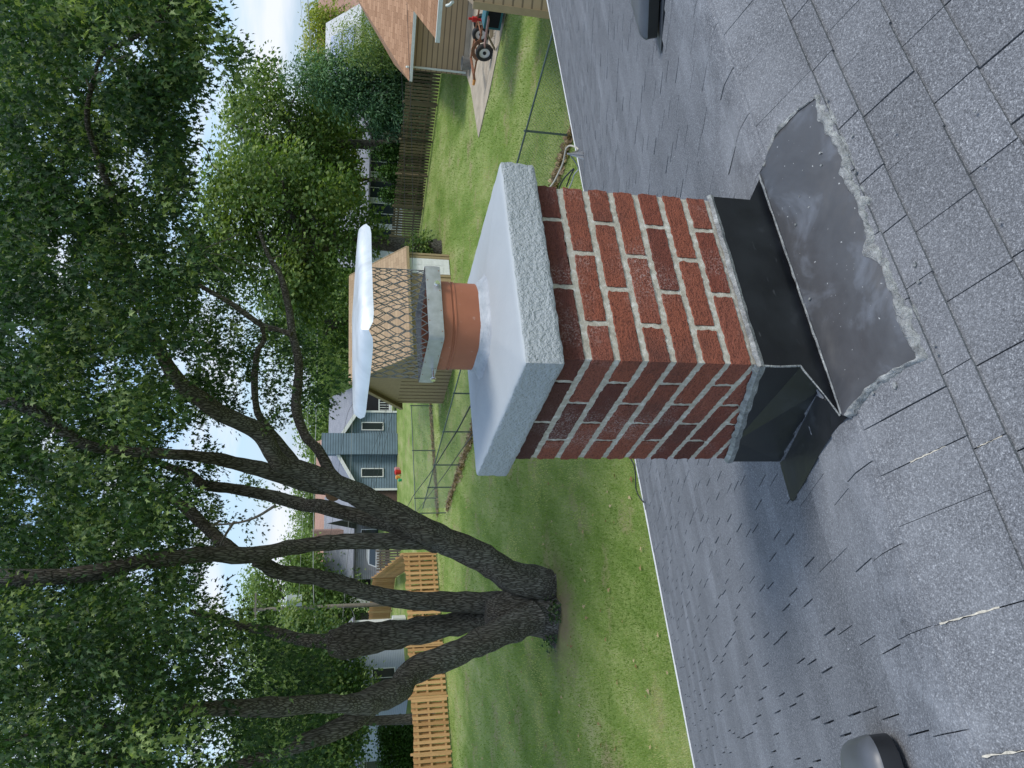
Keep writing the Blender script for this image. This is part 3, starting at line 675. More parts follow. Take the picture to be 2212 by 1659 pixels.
def cluster_leaves(cent,cv,per,spread,size,flat=.55,droop=.5,rosette=False):
    N_=len(cent)*per; c=np.repeat(cent,per,0); off=rng.normal(0,1,(N_,3)); off[:,2]*=flat
    if rosette:      # leaves hang round a drooping twig tip, all leaning the same way
        tw_=rng.normal(0,1,(len(cent),3)); tw_[:,2]=-rng.uniform(.2,1.1,len(cent)); tw_/=np.linalg.norm(tw_,axis=1)[:,None]
        T_=np.repeat(tw_,per,0); al=rng.uniform(-1.4,1.4,N_)
        pos=c+T_*(al*spread*1.3)[:,None]+off*spread*.55
        dirv=off*.7+T_*.7+rng.normal(0,.35,(N_,3)); dirv[:,2]-=.6
        nrm=off*.6+rng.normal(0,.5,(N_,3)); nrm[:,2]+=.8
        sz=size*rng.uniform(.6,1.2,N_); v=np.clip(np.repeat(cv,per)+rng.normal(0,.18,N_),0,1)
        return pos,dirv,nrm,sz,v
    pos=c+off*spread
    dirv=off*np.array([1,1,.5])+rng.normal(0,.4,(N_,3)); dirv[:,2]-=droop
    nrm=rng.normal(0,.55,(N_,3)); nrm[:,2]+=1
    sz=size*rng.uniform(.65,1.2,N_); v=np.clip(np.repeat(cv,per)+rng.normal(0,.16,N_),0,1)
    return pos,dirv,nrm,sz,v
# ------------------------------------------------------------ the big maple
MT=G(1195,1320); D0=MT.to_2d().length
maple=thing('maple_tree','large multi trunk silver maple with dark bark standing on the lawn','tree',tuple(MT))
tr=MB()
def limb(pts,off0,off1,part=None,n=14,rough=.10,sub=5,wk=1.0):
    mb=part or tr; P=[];R=[]
    Lg=len(pts)
    for i,(px,py,wd) in enumerate(pts):
        d=D0+off0+(off1-off0)*i/(Lg-1); p=AT(px,py,d); P.append([*p,wd*wk*d/FPX/2])
    C=catmull(P,sub); mb.tube([c[:3] for c in C],[max(.004,c[3]) for c in C],n,rough=rough,fr=3.2)
k5=lambda x,y,wd:(603.5+.5188*x,987.5+.5188*y,wd)
# base with flare
flare=[]
for (z,r,wob) in ((-.08,.80,.30),(.03,.68,.26),(.14,.60,.2),(.35,.54,.14),(.7,.50,.08),(1.1,.50,.06),(1.5,.40,.06),(1.8,.25,.04)):
    ring=[]
    for k in range(28):
        a=2*math.pi*k/28; lob=1+wob*.7*math.cos(5*a+.7)+wob*.5*math.cos(7*a+2); el=1.0+.18*abs(math.cos(a))
        c=MT+Vector((0.02*z,0,z)); ring.append(c+Vector((math.cos(a)*r*lob*el,math.sin(a)*r*lob*.85,0))*(1+.05*noise.noise(Vector((math.cos(a)*2,math.sin(a)*2,z*2)))))
    flare.append(ring)
tr.loops(flare)
R_=[(1185,1268,90),(1150,1262,86),(1096,1240,76),k5(850,422,68),k5(700,352,64),k5(600,300,62),k5(450,222,56),k5(330,158,54),k5(200,100,50),k5(80,50,44),(603,998,42),(565,940,40),(520,912,38),(476,893,37),(417,850,35),(372,806,30),(330,720,24),(290,620,20),(262,500,17),(245,430,15),(208,330,13),(188,255,11),(200,180,9),(223,116,8),(277,89,7),(327,57,6),(375,0,5)]
limb(R_,0,-5,wk=.90)
T_=[(735,1048,40),(700,1052,38),(655,1043,36),(595,1022,36),(506,1000,30),(446,988,26),(360,980,24),(268,975,22),(184,960,24),(119,920,24),(60,880,26),(0,866,26),(-150,830,24),(-400,820,16)]
limb(T_,-.4,-3,wk=.90)
R2=[(745,1050,26),(715,1020,24),(690,975,22),(660,940,20),(640,880,20),(646,791,18),(631,717,16),(625,672,15),(607,598,12),(580,553,9),(560,500,6)]
limb(R2,.3,3,n=10)
limb([(630,722,12),(600,712,11),(565,702,12),(506,660,11),(446,625,10),(400,600,8),(360,570,5)],.8,1.5,n=8)
limb([(640,1000,18),(600,950,17),(580,925,16),(556,889,14),(550,821,14),(556,761,12),(571,732,10),(560,690,7)],-.8,-1.6,n=8)
S_=[(925,1148,44),k5(560,305,40),k5(400,265,36),k5(250,225,34),k5(150,200,32),(658,1091,31),(595,1073,28),(506,1056,24),(440,1047,22),(416,1026,20),(370,1010,16),(320,990,12),(250,960,8)]
limb(S_,.3,3,wk=.90)
U_=[(945,1172,52),k5(600,350,44),k5(500,350,40),k5(300,350,36),k5(150,362,35),(620,1184,34),(595,1190,36),(536,1200,38),(446,1197,35),(357,1208,34),(298,1216,33),(208,1235,34),(119,1246,34),(0,1249,38),(-200,1260,34),(-450,1240,24)]
limb(U_,-.2,-2.5,wk=.90)
limb([(505,1192,30),(480,1172,28),(461,1154,25),(417,1112,24),(390,1090,18),(330,1060,13),(250,1030,10),(150,1050,6)],-.8,1.5,n=10)
V_=[k5(960,620,60),k5(870,608,46),k5(700,600,40),k5(550,598,38),k5(400,572,34),k5(300,540,34),k5(150,500,33),(603,1236,31),(575,1222,28),(551,1212,24)]
limb(V_,.4,-.8)
W_=[k5(940,640,60),k5(870,660,50),k5(700,700,50),k5(500,735,54),k5(350,757,62),k5(250,775,66),(722,1393,58),(708,1398,34)]
limb(W_,.6,.8,rough=.14)
limb([(730,1385,34),(690,1385,28),(640,1378,24),(580,1362,20),(520,1353,18),(470,1335,14),(400,1320,10)],.8,2,n=10)
X_=[k5(1060,660,80),k5(960,710,72),k5(850,765,62),k5(700,830,58),k5(550,897,56),(861,1488,58),(822,1505,60),(782,1518,50),(742,1521,42),(683,1520,38),(623,1526,42),(560,1528,40),(480,1530,34),(400,1535,28),(300,1560,24),(150,1580,18),(0,1600,12)]
limb(X_,-.3,-4,wk=.90)
limb([(830,1505,44),(795,1530,42),(762,1556,40),(722,1578,38),(683,1594,34),(630,1612,30),(560,1640,26),(450,1680,20)],-.5,-1,n=10)
limb([(340,1655,20),(290,1645,20),(240,1640,20),(200,1636,18),(120,1630,14)],-3,-4,n=8)
obj('trunk',tr,M_BARK,maple,True)
kn=MB(); P=AT(720,1066,D0-.9); d=-(P-Vector((0,0,CAMZ))).normalized(); kn.tube([P,P+d*.10],[.20,.17],14,rough=.08); obj('sawn_knot',kn,simple('cut_wood',(.20,.12,.07),.9),maple,True)
# twigs
def TW(pts,o0,o1):
    b=MB(); limb(pts,o0,o1,b,5,0,3); obj('twig',b,M_TWIG,maple,True)
def tz(x,y): return (x*.2976,y*.2976)
for pl_,w0 in (([(930,300),(935,200),(940,110),(960,60)],3),([(1090,190),(1130,165),(1250,160),(1390,150)],3),([(780,370),(830,430),(920,500),(930,580),(990,690)],3),([(1110,200),(1200,270),(1330,380)],2.5),([(690,540),(760,500),(860,430),(1000,370)],5),([(650,640),(600,530),(500,560),(400,590)],4),([(1430,1040),(1500,1090),(1540,1200),(1620,1260)],3)):
    TW([(*tz(x,y),w0*(1-.5*i/len(pl_))) for i,(x,y) in enumerate(pl_)],-5,-5.3)
for pl_ in ([(1380,170),(1500,180),(1650,200),(1800,270),(2020,300)],[(1470,180),(1560,270),(1690,350)],[(1400,30),(1350,100),(1440,160)],[(1440,160),(1600,100),(1740,40)],[(660,700),(660,800),(660,940)],[(720,760),(790,800),(830,860)],[(1150,400),(1230,370),(1290,310)]):
    TW([(x*.2976,493.7+y*.2976,3-.4*i) for i,(x,y) in enumerate(pl_)],-3,-3)
for pl_ in ([(170,1010),(290,1030),(430,1040),(500,1070)],[(540,1190),(690,1195),(850,1180)],[(460,1220),(480,1340),(520,1430)],[(1190,740),(1240,660),(1290,630)],[(590,1190),(640,1240)],[(1540,500),(1600,460)],[(2000,350),(1850,440),(1700,480),(1540,490)],[(1700,470),(1640,560),(1600,640)]):
    TW([(x*.2976,987.5+y*.2976,(3-.4*i)*(2.0 if x>1500 else 1)) for i,(x,y) in enumerate(pl_)],-2,-1)
bpts=[(-50,455),(60,458),(95,500),(125,535),(160,520),(185,450),(215,400),(300,395),(380,400),(470,430),(560,470),(640,520),(700,600),(760,700),(800,745),(880,745),(900,640),(940,560),(985,470),(1005,480),(1040,600),(1120,620),(1165,520),(1215,440),(1270,455),(1310,510),(1345,600),(1400,690),(1470,700),(1560,725),(1659,740),(1760,740)]
def bound(py): return float(np.interp(py,[b[0] for b in bpts],[b[1] for b in bpts]))
holes=[(205,150,45,28,.9),(285,123,22,20,.9),(70,1066,26,22,.8),(158,1190,18,30,.8),(500,935,70,45,.93),(440,630,30,22,.8),(470,340,50,60,.8),(560,860,40,40,.6),(20,1640,40,40,.7),(30,1560,28,30,.6),(85,395,28,16,.7),(120,1010,14,16,.6),(330,1305,14,40,.4),(255,290,20,30,.6),(290,330,28,24,.7),(570,1060,60,40,.35),(390,930,35,20,.6),(60,1280,12,10,.5),(390,1330,30,18,.6)]
CLEAR=[([(0,1249),(119,1246),(208,1235),(300,1214),(357,1208),(446,1197),(536,1202),(600,1190)],-2.2,34),
 ([(0,866),(60,880),(119,920),(184,960),(268,975),(360,980),(446,985),(595,1022)],-2.8,26),
 ([(600,998),(565,940),(520,912),(476,893),(417,850),(372,806)],-2.5,36),
 ([(208,330),(190,255),(200,180),(223,116),(277,89),(327,57),(375,0)],-5.2,16),
 ([(655,940),(640,880),(646,791),(631,717),(607,598),(580,553)],.8,26),([(622,720),(565,702),(506,660),(446,625)],.8,20),
 ([(500,1175),(461,1154),(417,1112),(400,1095)],-.8,24),([(600,1071),(506,1056),(440,1047)],0.5,22),
 ([(720,1392),(640,1378),(600,1370)],.8,20),([(740,1521),(683,1520),(623,1526),(560,1528)],-2,30),([(762,1556),(700,1585),(650,1605)],-.8,26)]
cent=[];cval=[]
tries=0
while len(cent)<6300 and tries<60000:
    tries+=1
    py=random.uniform(-60,1720); px=random.uniform(-60,760); bd_=bound(py)+25*noise.noise(Vector((py*.03,0,0)))
    if px>bd_: continue
    edge=(bd_-px)
    dens=1.0
    if px>420: dens=.50 if edge>40 else .40
    if 985<py<1175 and px>470: dens=.16
    if 300<px<420: dens=.9
    cl_=noise.noise(Vector((px*.012,py*.012,2.0)))+.6*noise.noise(Vector((px*.035,py*.035,5.0)))
    if cl_<-.26: dens*=.32
    if cl_<-.42: dens*=.08
    for hx,hy,rx,ry,st in holes:
        if ((px-hx)/rx)**2+((py-hy)/ry)**2<1: dens*=1-st
    if random.random()>dens: continue
    if px>430: d=random.uniform(D0-4,D0+7)
    else: d=random.uniform(D0-7.0,D0+8)
    if py<200 and px>250: d=random.uniform(D0-7,D0-2)
    for ln_,dmin,wd_ in CLEAR:
        for (ax_,ay_),(bx_,by_) in zip(ln_[:-1],ln_[1:]):
            lx,ly=bx_-ax_,by_-ay_; t_=max(0,min(1,((px-ax_)*lx+(py-ay_)*ly)/(lx*lx+ly*ly)))
            if math.hypot(px-ax_-t_*lx,py-ay_-t_*ly)<wd_+16 and d<D0+dmin+1.6 and random.random()<.95: d=random.uniform(D0+dmin+1.6,D0+8); break
    P=AT(px,py,d)
    cent.append(P); cval.append(.26+.55*noise.noise(P*.5)+.62*random.random()**3.5)  # few bright clusters over a dark base: leaf highlights and shade put into colour
cent=np.array([tuple(c) for c in cent]); cval=np.array(cval)
A=cluster_leaves(cent,cval,34,.25,.112,rosette=True)
# crown above and beside the frame
C2=[]
while len(C2)<500:
    p=Vector((random.uniform(-11,9),random.uniform(-9,9),random.uniform(-2,9)))
    if (p.x/11)**2+(p.y/9)**2+(p.z/9)**2>1: continue
    q=MT+p+Vector((0,0,11.5)); r=q-Vector((0,0,CAMZ)); zc=r.dot(cF)
    if zc>0.1:
        px=CX+FPX*r.dot(cXv)/zc; py=CY-FPX*r.dot(cYv)/zc
        if px>-60 and -80<py<1740: continue
    if q.to_2d().length<9: continue
    C2.append(tuple(q))
C2=np.array(C2); A2=cluster_leaves(C2,np.full(len(C2),.4),14,.45,.24)
AA=[np.concatenate([a,b]) for a,b in zip(A,A2)]
leaf_mesh('crown',AA[0],AA[1],AA[2],AA[3],AA[4],M_LEAF,maple)
# ------------------------------------------------------------ other trees
def tree(name,label,base,cz,rad,ncl,per,lsize,m,trunk_r=.25,cat='tree',group='trees beyond the lawn',kind='oval',spread=.55,shape='ell',lean=(0,0),limbs=6,v0=.45,shell=.45):
    t=thing(name,label,cat,tuple(base),group); base=Vector(base); c0=base+Vector((lean[0],lean[1],cz))
    tb=MB(); tb.tube([base-UP*.1,base+UP*.5,base.lerp(c0,.5)+Vector((.1,0,0)),c0+UP*rad[2]*.3],[trunk_r*1.3,trunk_r,trunk_r*.8,trunk_r*.3],10,rough=.08)
    for i in range(limbs):
        a=i*2.4+random.random(); st=base.lerp(c0,.55+.4*random.random()); en=c0+Vector((math.cos(a)*rad[0]*.75,math.sin(a)*rad[1]*.75,random.uniform(-.2,.6)*rad[2])); md=st.lerp(en,.5)+UP*rad[2]*.12
        tb.tube([st,md,en],[trunk_r*.45,trunk_r*.28,trunk_r*.08],6,rough=.06)
    obj('trunk',tb,M_BARK,t,True)
    cs=[];vv=[]
    sd_=Vector((base.x,base.y,lsize*99)); tri=0
    while len(cs)<ncl and tri<ncl*60:
        tri+=1
        p=Vector([random.uniform(-1,1) for _ in range(3)]); r=p.length
        if shape=='ell':
            if r>1: continue
            dirn=p.normalized() if r>0 else p; lump=.78+.34*noise.noise(dirn*2.2+sd_)+.18*noise.noise(dirn*5+sd_)
            if r>lump or (r<shell*lump and random.random()<.75): continue
        else:
            h=(p.z+1)/2; rr_=math.hypot(p.x,p.y); lim=(1-h)**.7*(.9 if shape=='cone' else 1)+.06
            lim*=.85+.3*noise.noise(Vector((math.atan2(p.y,p.x)*1.5,h*6,base.x)))
            if rr_>lim or (rr_<lim*.5 and random.random()<.8): continue
        q=Vector((p.x*rad[0],p.y*rad[1],p.z*rad[2]))
        if shape=='ell' and (noise.noise(q*.45+sd_)<-.12 or noise.noise(q*1.1+sd_)<-.38): continue
        cs.append(tuple(c0+q)); vv.append(v0+.5*noise.noise(q*.6+sd_)+.15*random.random()+.12*p.z)
    pos,dv,nr,sz,v=cluster_leaves(np.array(cs),np.array(vv),per,spread,lsize,flat=.6 if shape=='ell' else .9)
    leaf_mesh('crown',pos,dv,nr,sz,v,m,t,kind); return t
def bx(px,py,d): p=AT(px,py,d); return (p.x,p.y,0)
tree('shade_tree','broad bushy green tree behind the tan shed',(7.4,43.6,0),8.0,(5.6,5,5.2),1100,24,.24,M_LEAF2,.45,lean=(.2,1),spread=.5,limbs=9)
tree('shade_tree','green tree rising behind the dark picket fence beside white porch house',bx(840,312,57),8.6,(5.6,5,5.2),900,22,.26,M_LEAF2,.4,lean=(-.6,0),spread=.6,limbs=8,v0=.5)
tree('pine_tree','soft needled blue green pine beside the corner of the tan house',bx(860,190,53),3.8,(4.3,3.2,5.0),1500,34,.30,M_PINE,.2,kind='needle',spread=.30,shape='cone',limbs=3,v0=.4)
tree('yellow_tree','yellow green tree against the sky behind solar panel roof',bx(740,120,85),5.2,(6.0,4,4.2),650,22,.26,M_LEAFY,.3,spread=.5)
tree('willow_shrub','light green feathery tree between pink roof and tan roof',bx(860,70,50),3.2,(2.9,2,2.7),420,24,.20,M_LEAF2,.15,kind='needle',spread=.35,v0=.7)
tree('distant_tree','dark green tree beyond the pink roofed house at the right',bx(740,20,100),4.4,(5,4,4.0),350,18,.3,M_LEAF2,.3)
tree('street_tree','tall pale green tree directly behind the utility pole',bx(830,1330,88),7.6,(9.5,6,7.2),1100,24,.32,M_LEAF3,.4,spread=.7,limbs=8)
tree('street_tree','pale green tree behind the grey garage between maple limbs',bx(800,1210,112),5.8,(9,6,5.4),700,22,.34,M_LEAF3,.4,spread=.8)
tree('street_tree','pale green tree behind brick chimney of the grey roofed house',bx(800,1090,105),5.2,(6,5,4.6),420,22,.34,M_LEAF3,.4,spread=.8)
tree('street_tree','small pale tree over the pink roof ridge beside blue house',bx(800,900,100),5.0,(8,5,4.2),520,22,.34,M_LEAF3,.4,spread=.8)
tree('shade_tree','green tree rising behind the ridge of the tan shed',bx(800,700,80),6.0,(7,5,6.0),700,22,.3,M_LEAF2,.4,spread=.7)
tree('yard_tree','dark leafy tree shading the grey blue sided house',bx(880,1500,54),6.4,(6.2,5,4.2),1000,26,.25,M_LEAF,.3,spread=.55,v0=.55)
tree('yard_tree','dark tree with forked trunk behind the new wooden fence',bx(900,1553,44),6.6,(5.0,4.5,3.6),800,26,.22,M_LEAF,.28,spread=.5,v0=.45)
for (py,lb,h) in ((335,'leftmost... ',0),):
    pass
for px0,py,h,lb in ((797,333,3.3,'tall narrow arborvitae nearest the tree trunk behind dark fence'),(815,376,2.9,'wider arborvitae in the middle of the row behind dark fence'),(822,425,2.7,'short arborvitae farthest from the pine behind dark fence')):
    b=bx(880,py,52.5); tree('arborvitae',lb,b,h/2,(1.0,1.0,h/2+.15),420,18,.17,M_ARB,.06,cat='shrub',group='arborvitae row behind the dark fence',spread=.14,shape='cone',limbs=0,v0=.5)
tree('tree_stump','low dark flared trunk with shoots beside the tan shed door',bx(940,537,42.4),1.2,(.8,.8,.9),60,14,.16,M_LEAF2,.38,cat='trunk',group=None,spread=.25,limbs=0)
tree('yard_tree','small yellowish tree in front of the white framed porch',bx(860,395,60),5.0,(2.6,2,2.2),260,22,.22,M_LEAFY,.15,spread=.4,v0=.6)
tree('yard_tree','low green tree hiding the porch house roof beside the pine',bx(860,290,62),5.8,(4.2,2.5,2.4),420,22,.24,M_LEAF2,.2,spread=.5)
# far wood on the horizon: one mass
fw=[]
for i in range(5200):
    a=random.uniform(-.75,.75); d=random.uniform(150,185); z=random.uniform(0,1)**.8*(7.0+2.8*noise.noise(Vector((a*14,0,0)))); fw.append((math.sin(a)*d,math.cos(a)*d,z))
fw=np.array(fw); F5=cluster_leaves(fw,.5+.3*rng.random(len(fw)),7,1.1,1.1)
fwo=leaf_mesh('distant_woods',*F5[:4],F5[4],M_LEAF3,None,'oval'); tag(fwo,kind='stuff'); fwo['label']='far line of pale green woods along the horizon'; fwo['category']='woods'
# ------------------------------------------------------------ buildings
def gable(t,P0,a,La,b,Lb,zw,zr,mw,mr,over=.35,frac=.5,trim=None,th=.12,trimw=.16,hip=0.0):
    P0=Vector(P0);a=Vector(a).normalized();b=Vector(b).normalized()
    c=[P0,P0+a*La,P0+a*La+b*Lb,P0+b*Lb]; w_=MB()
    g0=P0+b*Lb*frac+UP*zr;g1=g0+a*La
    if hip: g0=g0+a*hip
    vs=[*c,*[p+UP*zw for p in c],g0,g1]
    w_.add(vs,[(0,1,5,4),(2,3,7,6),(3,0,4,8,7) if not hip else (3,0,4,7),(1,2,6,9,5)]); obj('wall',w_,mw,t)
    r=MB(); ea=[]
    for sgn,wd in((-1,Lb*frac),(1,Lb*(1-frac))):
        sl=(zr-zw)/wd; e0=(P0+b*(Lb*frac+sgn*(wd+over)))+UP*(zr-sl*(wd+over)); rr=g0
        q=[rr-a*(over if not hip else 0)+UP*.02,rr+a*(La-hip+over)+UP*.02,e0+a*(La+over)+UP*.02,e0-a*over+UP*.02]; ea.append(q[3])
        Ls=(q[0]-q[3]).length; W=La+2*over; uvs=[(hip,Ls),(W,Ls),(W,0),(0,0)]
        r.add(q,[(0,1,2,3)],0,uvs); lo=[p-UP*th for p in q]; r.add(q+lo,[(4,7,6,5),(0,3,7,4),(1,5,6,2),(2,6,7,3)],0,[(0,0)]*8)
    if hip: r.add([ea[0],g0+UP*.02,ea[1]],[(0,1,2)],0,[(0,0),(Lb/2,Lb/2),(Lb,0)])
    obj('roof',r,mr,t)
    if trim:
        tm=MB()
        for k in((-1,1) if not hip else (1,)):
            for sgn,wd in((-1,Lb*frac),(1,Lb*(1-frac))):
                sl=(zr-zw)/wd; e0=(P0+b*(Lb*frac+sgn*(wd+over)))+UP*(zr-sl*(wd+over)); off=-a*(over+.02) if k<0 else a*(La+over+.02)
                tm.beam(g0+off-UP*.06,e0+off-UP*.06,.04,trimw)
        for sgn,wd in((-1,Lb*frac),(1,Lb*(1-frac))):
            sl=(zr-zw)/wd; e0=(P0+b*(Lb*frac+sgn*(wd+over+.03)))+UP*(zr-sl*(wd+over)); tm.beam(e0-a*over-UP*.05,e0+a*(La+over)-UP*.05,.09,.12)
        obj('trim',tm,trim,t)
def window(t,P,a,nrm,wd,ht,frame=M_WHITE,panes=1,name='window'):
    P=Vector(P);a=Vector(a).normalized();nrm=Vector(nrm).normalized(); f=MB(); fw_=.07
    for sx in(-1,1): f.box(P+a*sx*(wd/2-fw_/2)+nrm*.02,(a,nrm,UP),(fw_/2,.03,ht/2))
    for sz in(-1,1): f.box(P+UP*sz*(ht/2-fw_/2)+nrm*.02,(a,nrm,UP),(wd/2-fw_,.03,fw_/2))
    if panes>1: f.box(P+nrm*.02,(a,nrm,UP),(.02,.025,ht/2-fw_))
    fo=obj(name,f,frame,t); g=MB(); g.box(P+nrm*.012,(a,nrm,UP),(wd/2-fw_,.006,ht/2-fw_)); obj('pane',g,M_GLASS,fo)
def perp_away(a,P):    # horizontal normal of a pointing towards the camera
    n_=Vector((-a.y,a.x,0)).normalized(); return n_ if n_.dot(-Vector((P.x,P.y,0)))>0 else -n_
# tan shed (centre)
P2=G(986.6,768);La=5.8;Lb=4.6;a=e1.copy();b=e2.copy();P1=P2+a*La
sh_=thing('garden_shed','tan panelled shed with shingle roof and white door behind the chimney cap','shed',tuple(P2))
gable(sh_,P2,a,La,b,max(Lb,3.0),2.35,4.75,M_TANV,M_ROOFT,.22,trim=M_TANT)
gr=MB()
for i in range(14):
    p=P2+b*(max(Lb,3.0)*(i+.5)/14)-a*.012; gr.box(p+UP*1.15,(a,b,UP),(.006,.012,1.15))
obj('panel_groove',gr,simple('groove_tan',(.17,.12,.065),.8),sh_)
nrm=perp_away(a,P2); dp=G(972.4,578); dpp=P2+a*((dp-P2).dot(a))
dm=MB(); dm.box(dpp+UP*1.02+nrm*.03,(a,nrm,UP),(.46,.02,.98)); do=obj('door',dm,M_WHITE,sh_)
df=MB()
for zz in(.55,1.1,1.6): 
    for sx in(-.2,.2): df.box(dpp+UP*zz+nrm*.054+a*sx,(a,nrm,UP),(.13,.006,.2))
obj('door_panel',df,M_WHITE,do)
cm=MB()
for sx in(-.55,.55): cm.box(dpp+UP*1.1+nrm*.02+a*sx,(a,nrm,UP),(.07,.03,1.1))
cm.box(P1+UP*1.15+nrm*.01,(a,nrm,UP),(.06,.03,1.15)); obj('corner_board',cm,M_TANT,sh_)
# tan house (right)
T1=G(1010,164);T2=G(1020,15); b=Vector((.43,.903,0)); a=Vector((.903,-.43,0)); nrm=-b
th_=thing('tan_house','neighbouring tan sided house with orange shingle roof and pale gutter','house',tuple(T1))
gable(th_,T1,a,14,b,8.5,2.85,5.45,M_TAN,M_ROOFO,.45,trim=M_GUT,hip=3.4)
ba=MB(); ba.box(T1+UP*.12+a*3+nrm*.012,(a,nrm,UP),(3,.02,.12)); obj('foundation',ba,M_CONC,th_)
dsp=MB(); p=T1+a*.12+nrm*.06; dsp.tube([p+UP*2.75+nrm*.4,p+UP*2.55+nrm*.25,p+UP*2.4,p+UP*.1],[.045]*4,6); obj('downspout',dsp,M_GUT,th_)
# lower roof wing in front: bounded by pixels at a nearer distance
wr=MB()
def PT(px,py,d): return AT(px,py,d)
e0=PT(941,84,27.2); e1_=e0+a*7; r0=e0-nrm*2.6+UP*1.75+a*1.9; r1=r0+a*7
rdir=(e0-r0); Lr=rdir.length
wr.add([r0,r1,e1_,e0],[(0,1,2,3)],0,[(0,Lr),(7,Lr),(7,0),(0,0)]); lo=[p-UP*.12 for p in (r0,r1,e1_,e0)]
wr.add([r0,r1,e1_,e0]+lo,[(4,7,6,5),(0,3,7,4),(2,6,7,3)],0,[(0,0)]*8); obj('porch_roof',wr,M_ROOFO,th_)
gt=MB(); gt.beam(e0+nrm*.06-UP*.06-a*.1,e1_+nrm*.06-UP*.06,.13,.13); gt.tube([PT(965,12,27.0),PT(972,10,26.8),PT(978,4,26.5)],[.05]*3,6); obj('gutter',gt,M_GUT,th_)
# nearer wing wall with corner trim at the frame edge
NW=AT(1100,21,20.0); NW.z=0; wgd=Vector((1,-.35,0)).normalized()
nw=thing('side_wing','near tan lap sided wall corner at the edge above our roof','building',tuple(NW))
wm=MB(); zt_=2.8
wb=Vector((.62,1,0)).normalized()
wm.add([NW,NW+wgd*6,NW+wgd*6+wb*5,NW+wb*5]+[p+UP*zt_ for p in (NW,NW+wgd*6,NW+wgd*6+wb*5,NW+wb*5)],[(0,1,5,4),(1,2,6,5),(2,3,7,6),(3,0,4,7),(4,5,6,7)]); obj('wall',wm,M_TAN,nw)
ct=MB(); ct.box(NW+UP*zt_/2-wb*.02,(wgd,wb,UP),(.08,.03,zt_/2)); obj('corner_trim',ct,M_TANT,nw)
# blue house
Q1=G(857,890);Q4=G(858,1057); a=(Q4-Q1).normalized(); nrm=perp_away(a,Q1); b=-nrm; W=(Q4-Q1).length
bh=thing('blue_house','blue lap sided house with siding clad chimney and grey roof','house',tuple(Q1))
ap_=MB(); hw=3.1; apx=Q1+a*W*.48
wv=[Q1,Q4,Q4+UP*hw,apx+UP*5.0,Q1+UP*hw]; ap_.prism(wv,b*9); obj('wall',ap_,M_BLUE,bh)
rf_=MB()
for sgn,E_ in((-1,Q1),(1,Q4)):
    dd=(E_-apx).normalized(); sl=(5.0-hw)/(E_-apx).length; en=apx+dd*((E_-apx).length+.45)+UP*(5.0-sl*((E_-apx).length+.45)); top_=apx+UP*5.0
    q=[top_-b*.4+UP*.05,top_+b*9.4+UP*.05,en+b*9.4+UP*.05,en-b*.4+UP*.05]; Lr=(q[0]-q[3]).length
    rf_.add(q,[(0,1,2,3)],0,[(0,Lr),(9.8,Lr),(9.8,0),(0,0)]); lo=[p-UP*.14 for p in q]; rf_.add(q+lo,[(4,7,6,5),(0,3,7,4),(2,6,7,3)],0,[(0,0)]*8)
obj('roof',rf_,M_ROOFG,bh)
tm=MB()
for E_ in(Q1,Q4):
    dd=(E_-apx).normalized(); sl=(5.0-hw)/(E_-apx).length; en=apx+dd*((E_-apx).length+.45)+UP*(5.0-sl*((E_-apx).length+.45)); tm.beam(apx+UP*4.98-b*.43,en-b*.43-UP*.02,.05,.26)
    tm.box(E_+UP*hw/2-b*.02,(a,b,UP),(.08,.06,hw/2))
obj('white_trim',tm,M_WHITE,bh)
C1=G(858,939);C2_=G(858,984); t1=(C1-Q1).dot(a);t2=(C2_-Q1).dot(a)
tw_=MB(); tw_.box(Q1+a*(t1+t2)/2-b*.35+UP*2.95,(a,b,UP),((t2-t1)/2,.36,2.95)); obj('clad_chimney',tw_,M_BLUE,bh)
for px,py,ww,hh in((805,919.5,.68,1.75),(805,1020.5,.72,1.75)):
    q=G(858,py); tt=(q-Q1).dot(a); window(bh,Q1+a*tt+UP*1.95-b*.03,a,nrm,ww,hh)
# long grey roof behind and its pink neighbour
lr=thing('long_house','low house with long pale grey roof just behind the blue house','house',tuple(Q1+b*12))
gable(lr,Q1-a*5+b*11,a,11.5,b,9,2.6,5.2,M_GREYW,M_ROOFG,.5)
pk=thing('pink_roof_house','distant house with pinkish tan roof beyond the blue house','house',tuple(Q1+b*28-a*2))
gable(pk,Q1+b*26-a*4,a,13,b,10,2.8,6.4,M_WSID,M_ROOFP,.5)
dk=thing('back_deck','white railed back deck with screened door beside the blue house','deck',tuple(Q1-a*1.7))
dkm=MB(); dkm.box(Q1-a*1.6+b*.8+UP*.45,(a,b,UP),(1.5,.8,.06)); 
for i in range(14): dkm.box(Q1-a*(.15+.21*i)-b*.0+UP*.95,(a,b,UP),(.02,.02,.45))
dkm.box(Q1-a*1.6+UP*1.42,(a,b,UP),(1.5,.04,.04)); obj('railing',dkm,M_WHITE,dk)
sd2=MB(); sd2.box(Q1-a*1.7+b*1.5+UP*1.7,(a,b,UP),(1.5,.05,1.3)); obj('dark_screen',sd2,M_DARK,dk)
pr=thing('porch_recess','dark brown porch recess left of the blue house corner','porch',tuple(Q4+a*1.2))
pm=MB(); pm.box(Q4+a*1.3+b*1.2+UP*1.4,(a,b,UP),(1.2,1.0,1.4)); obj('wall',pm,M_BRN,pr)
fpot=thing('garden_clutter','red pink bucket and orange flowers heaped against blue house wall','garden items',tuple(G(866,1018)))
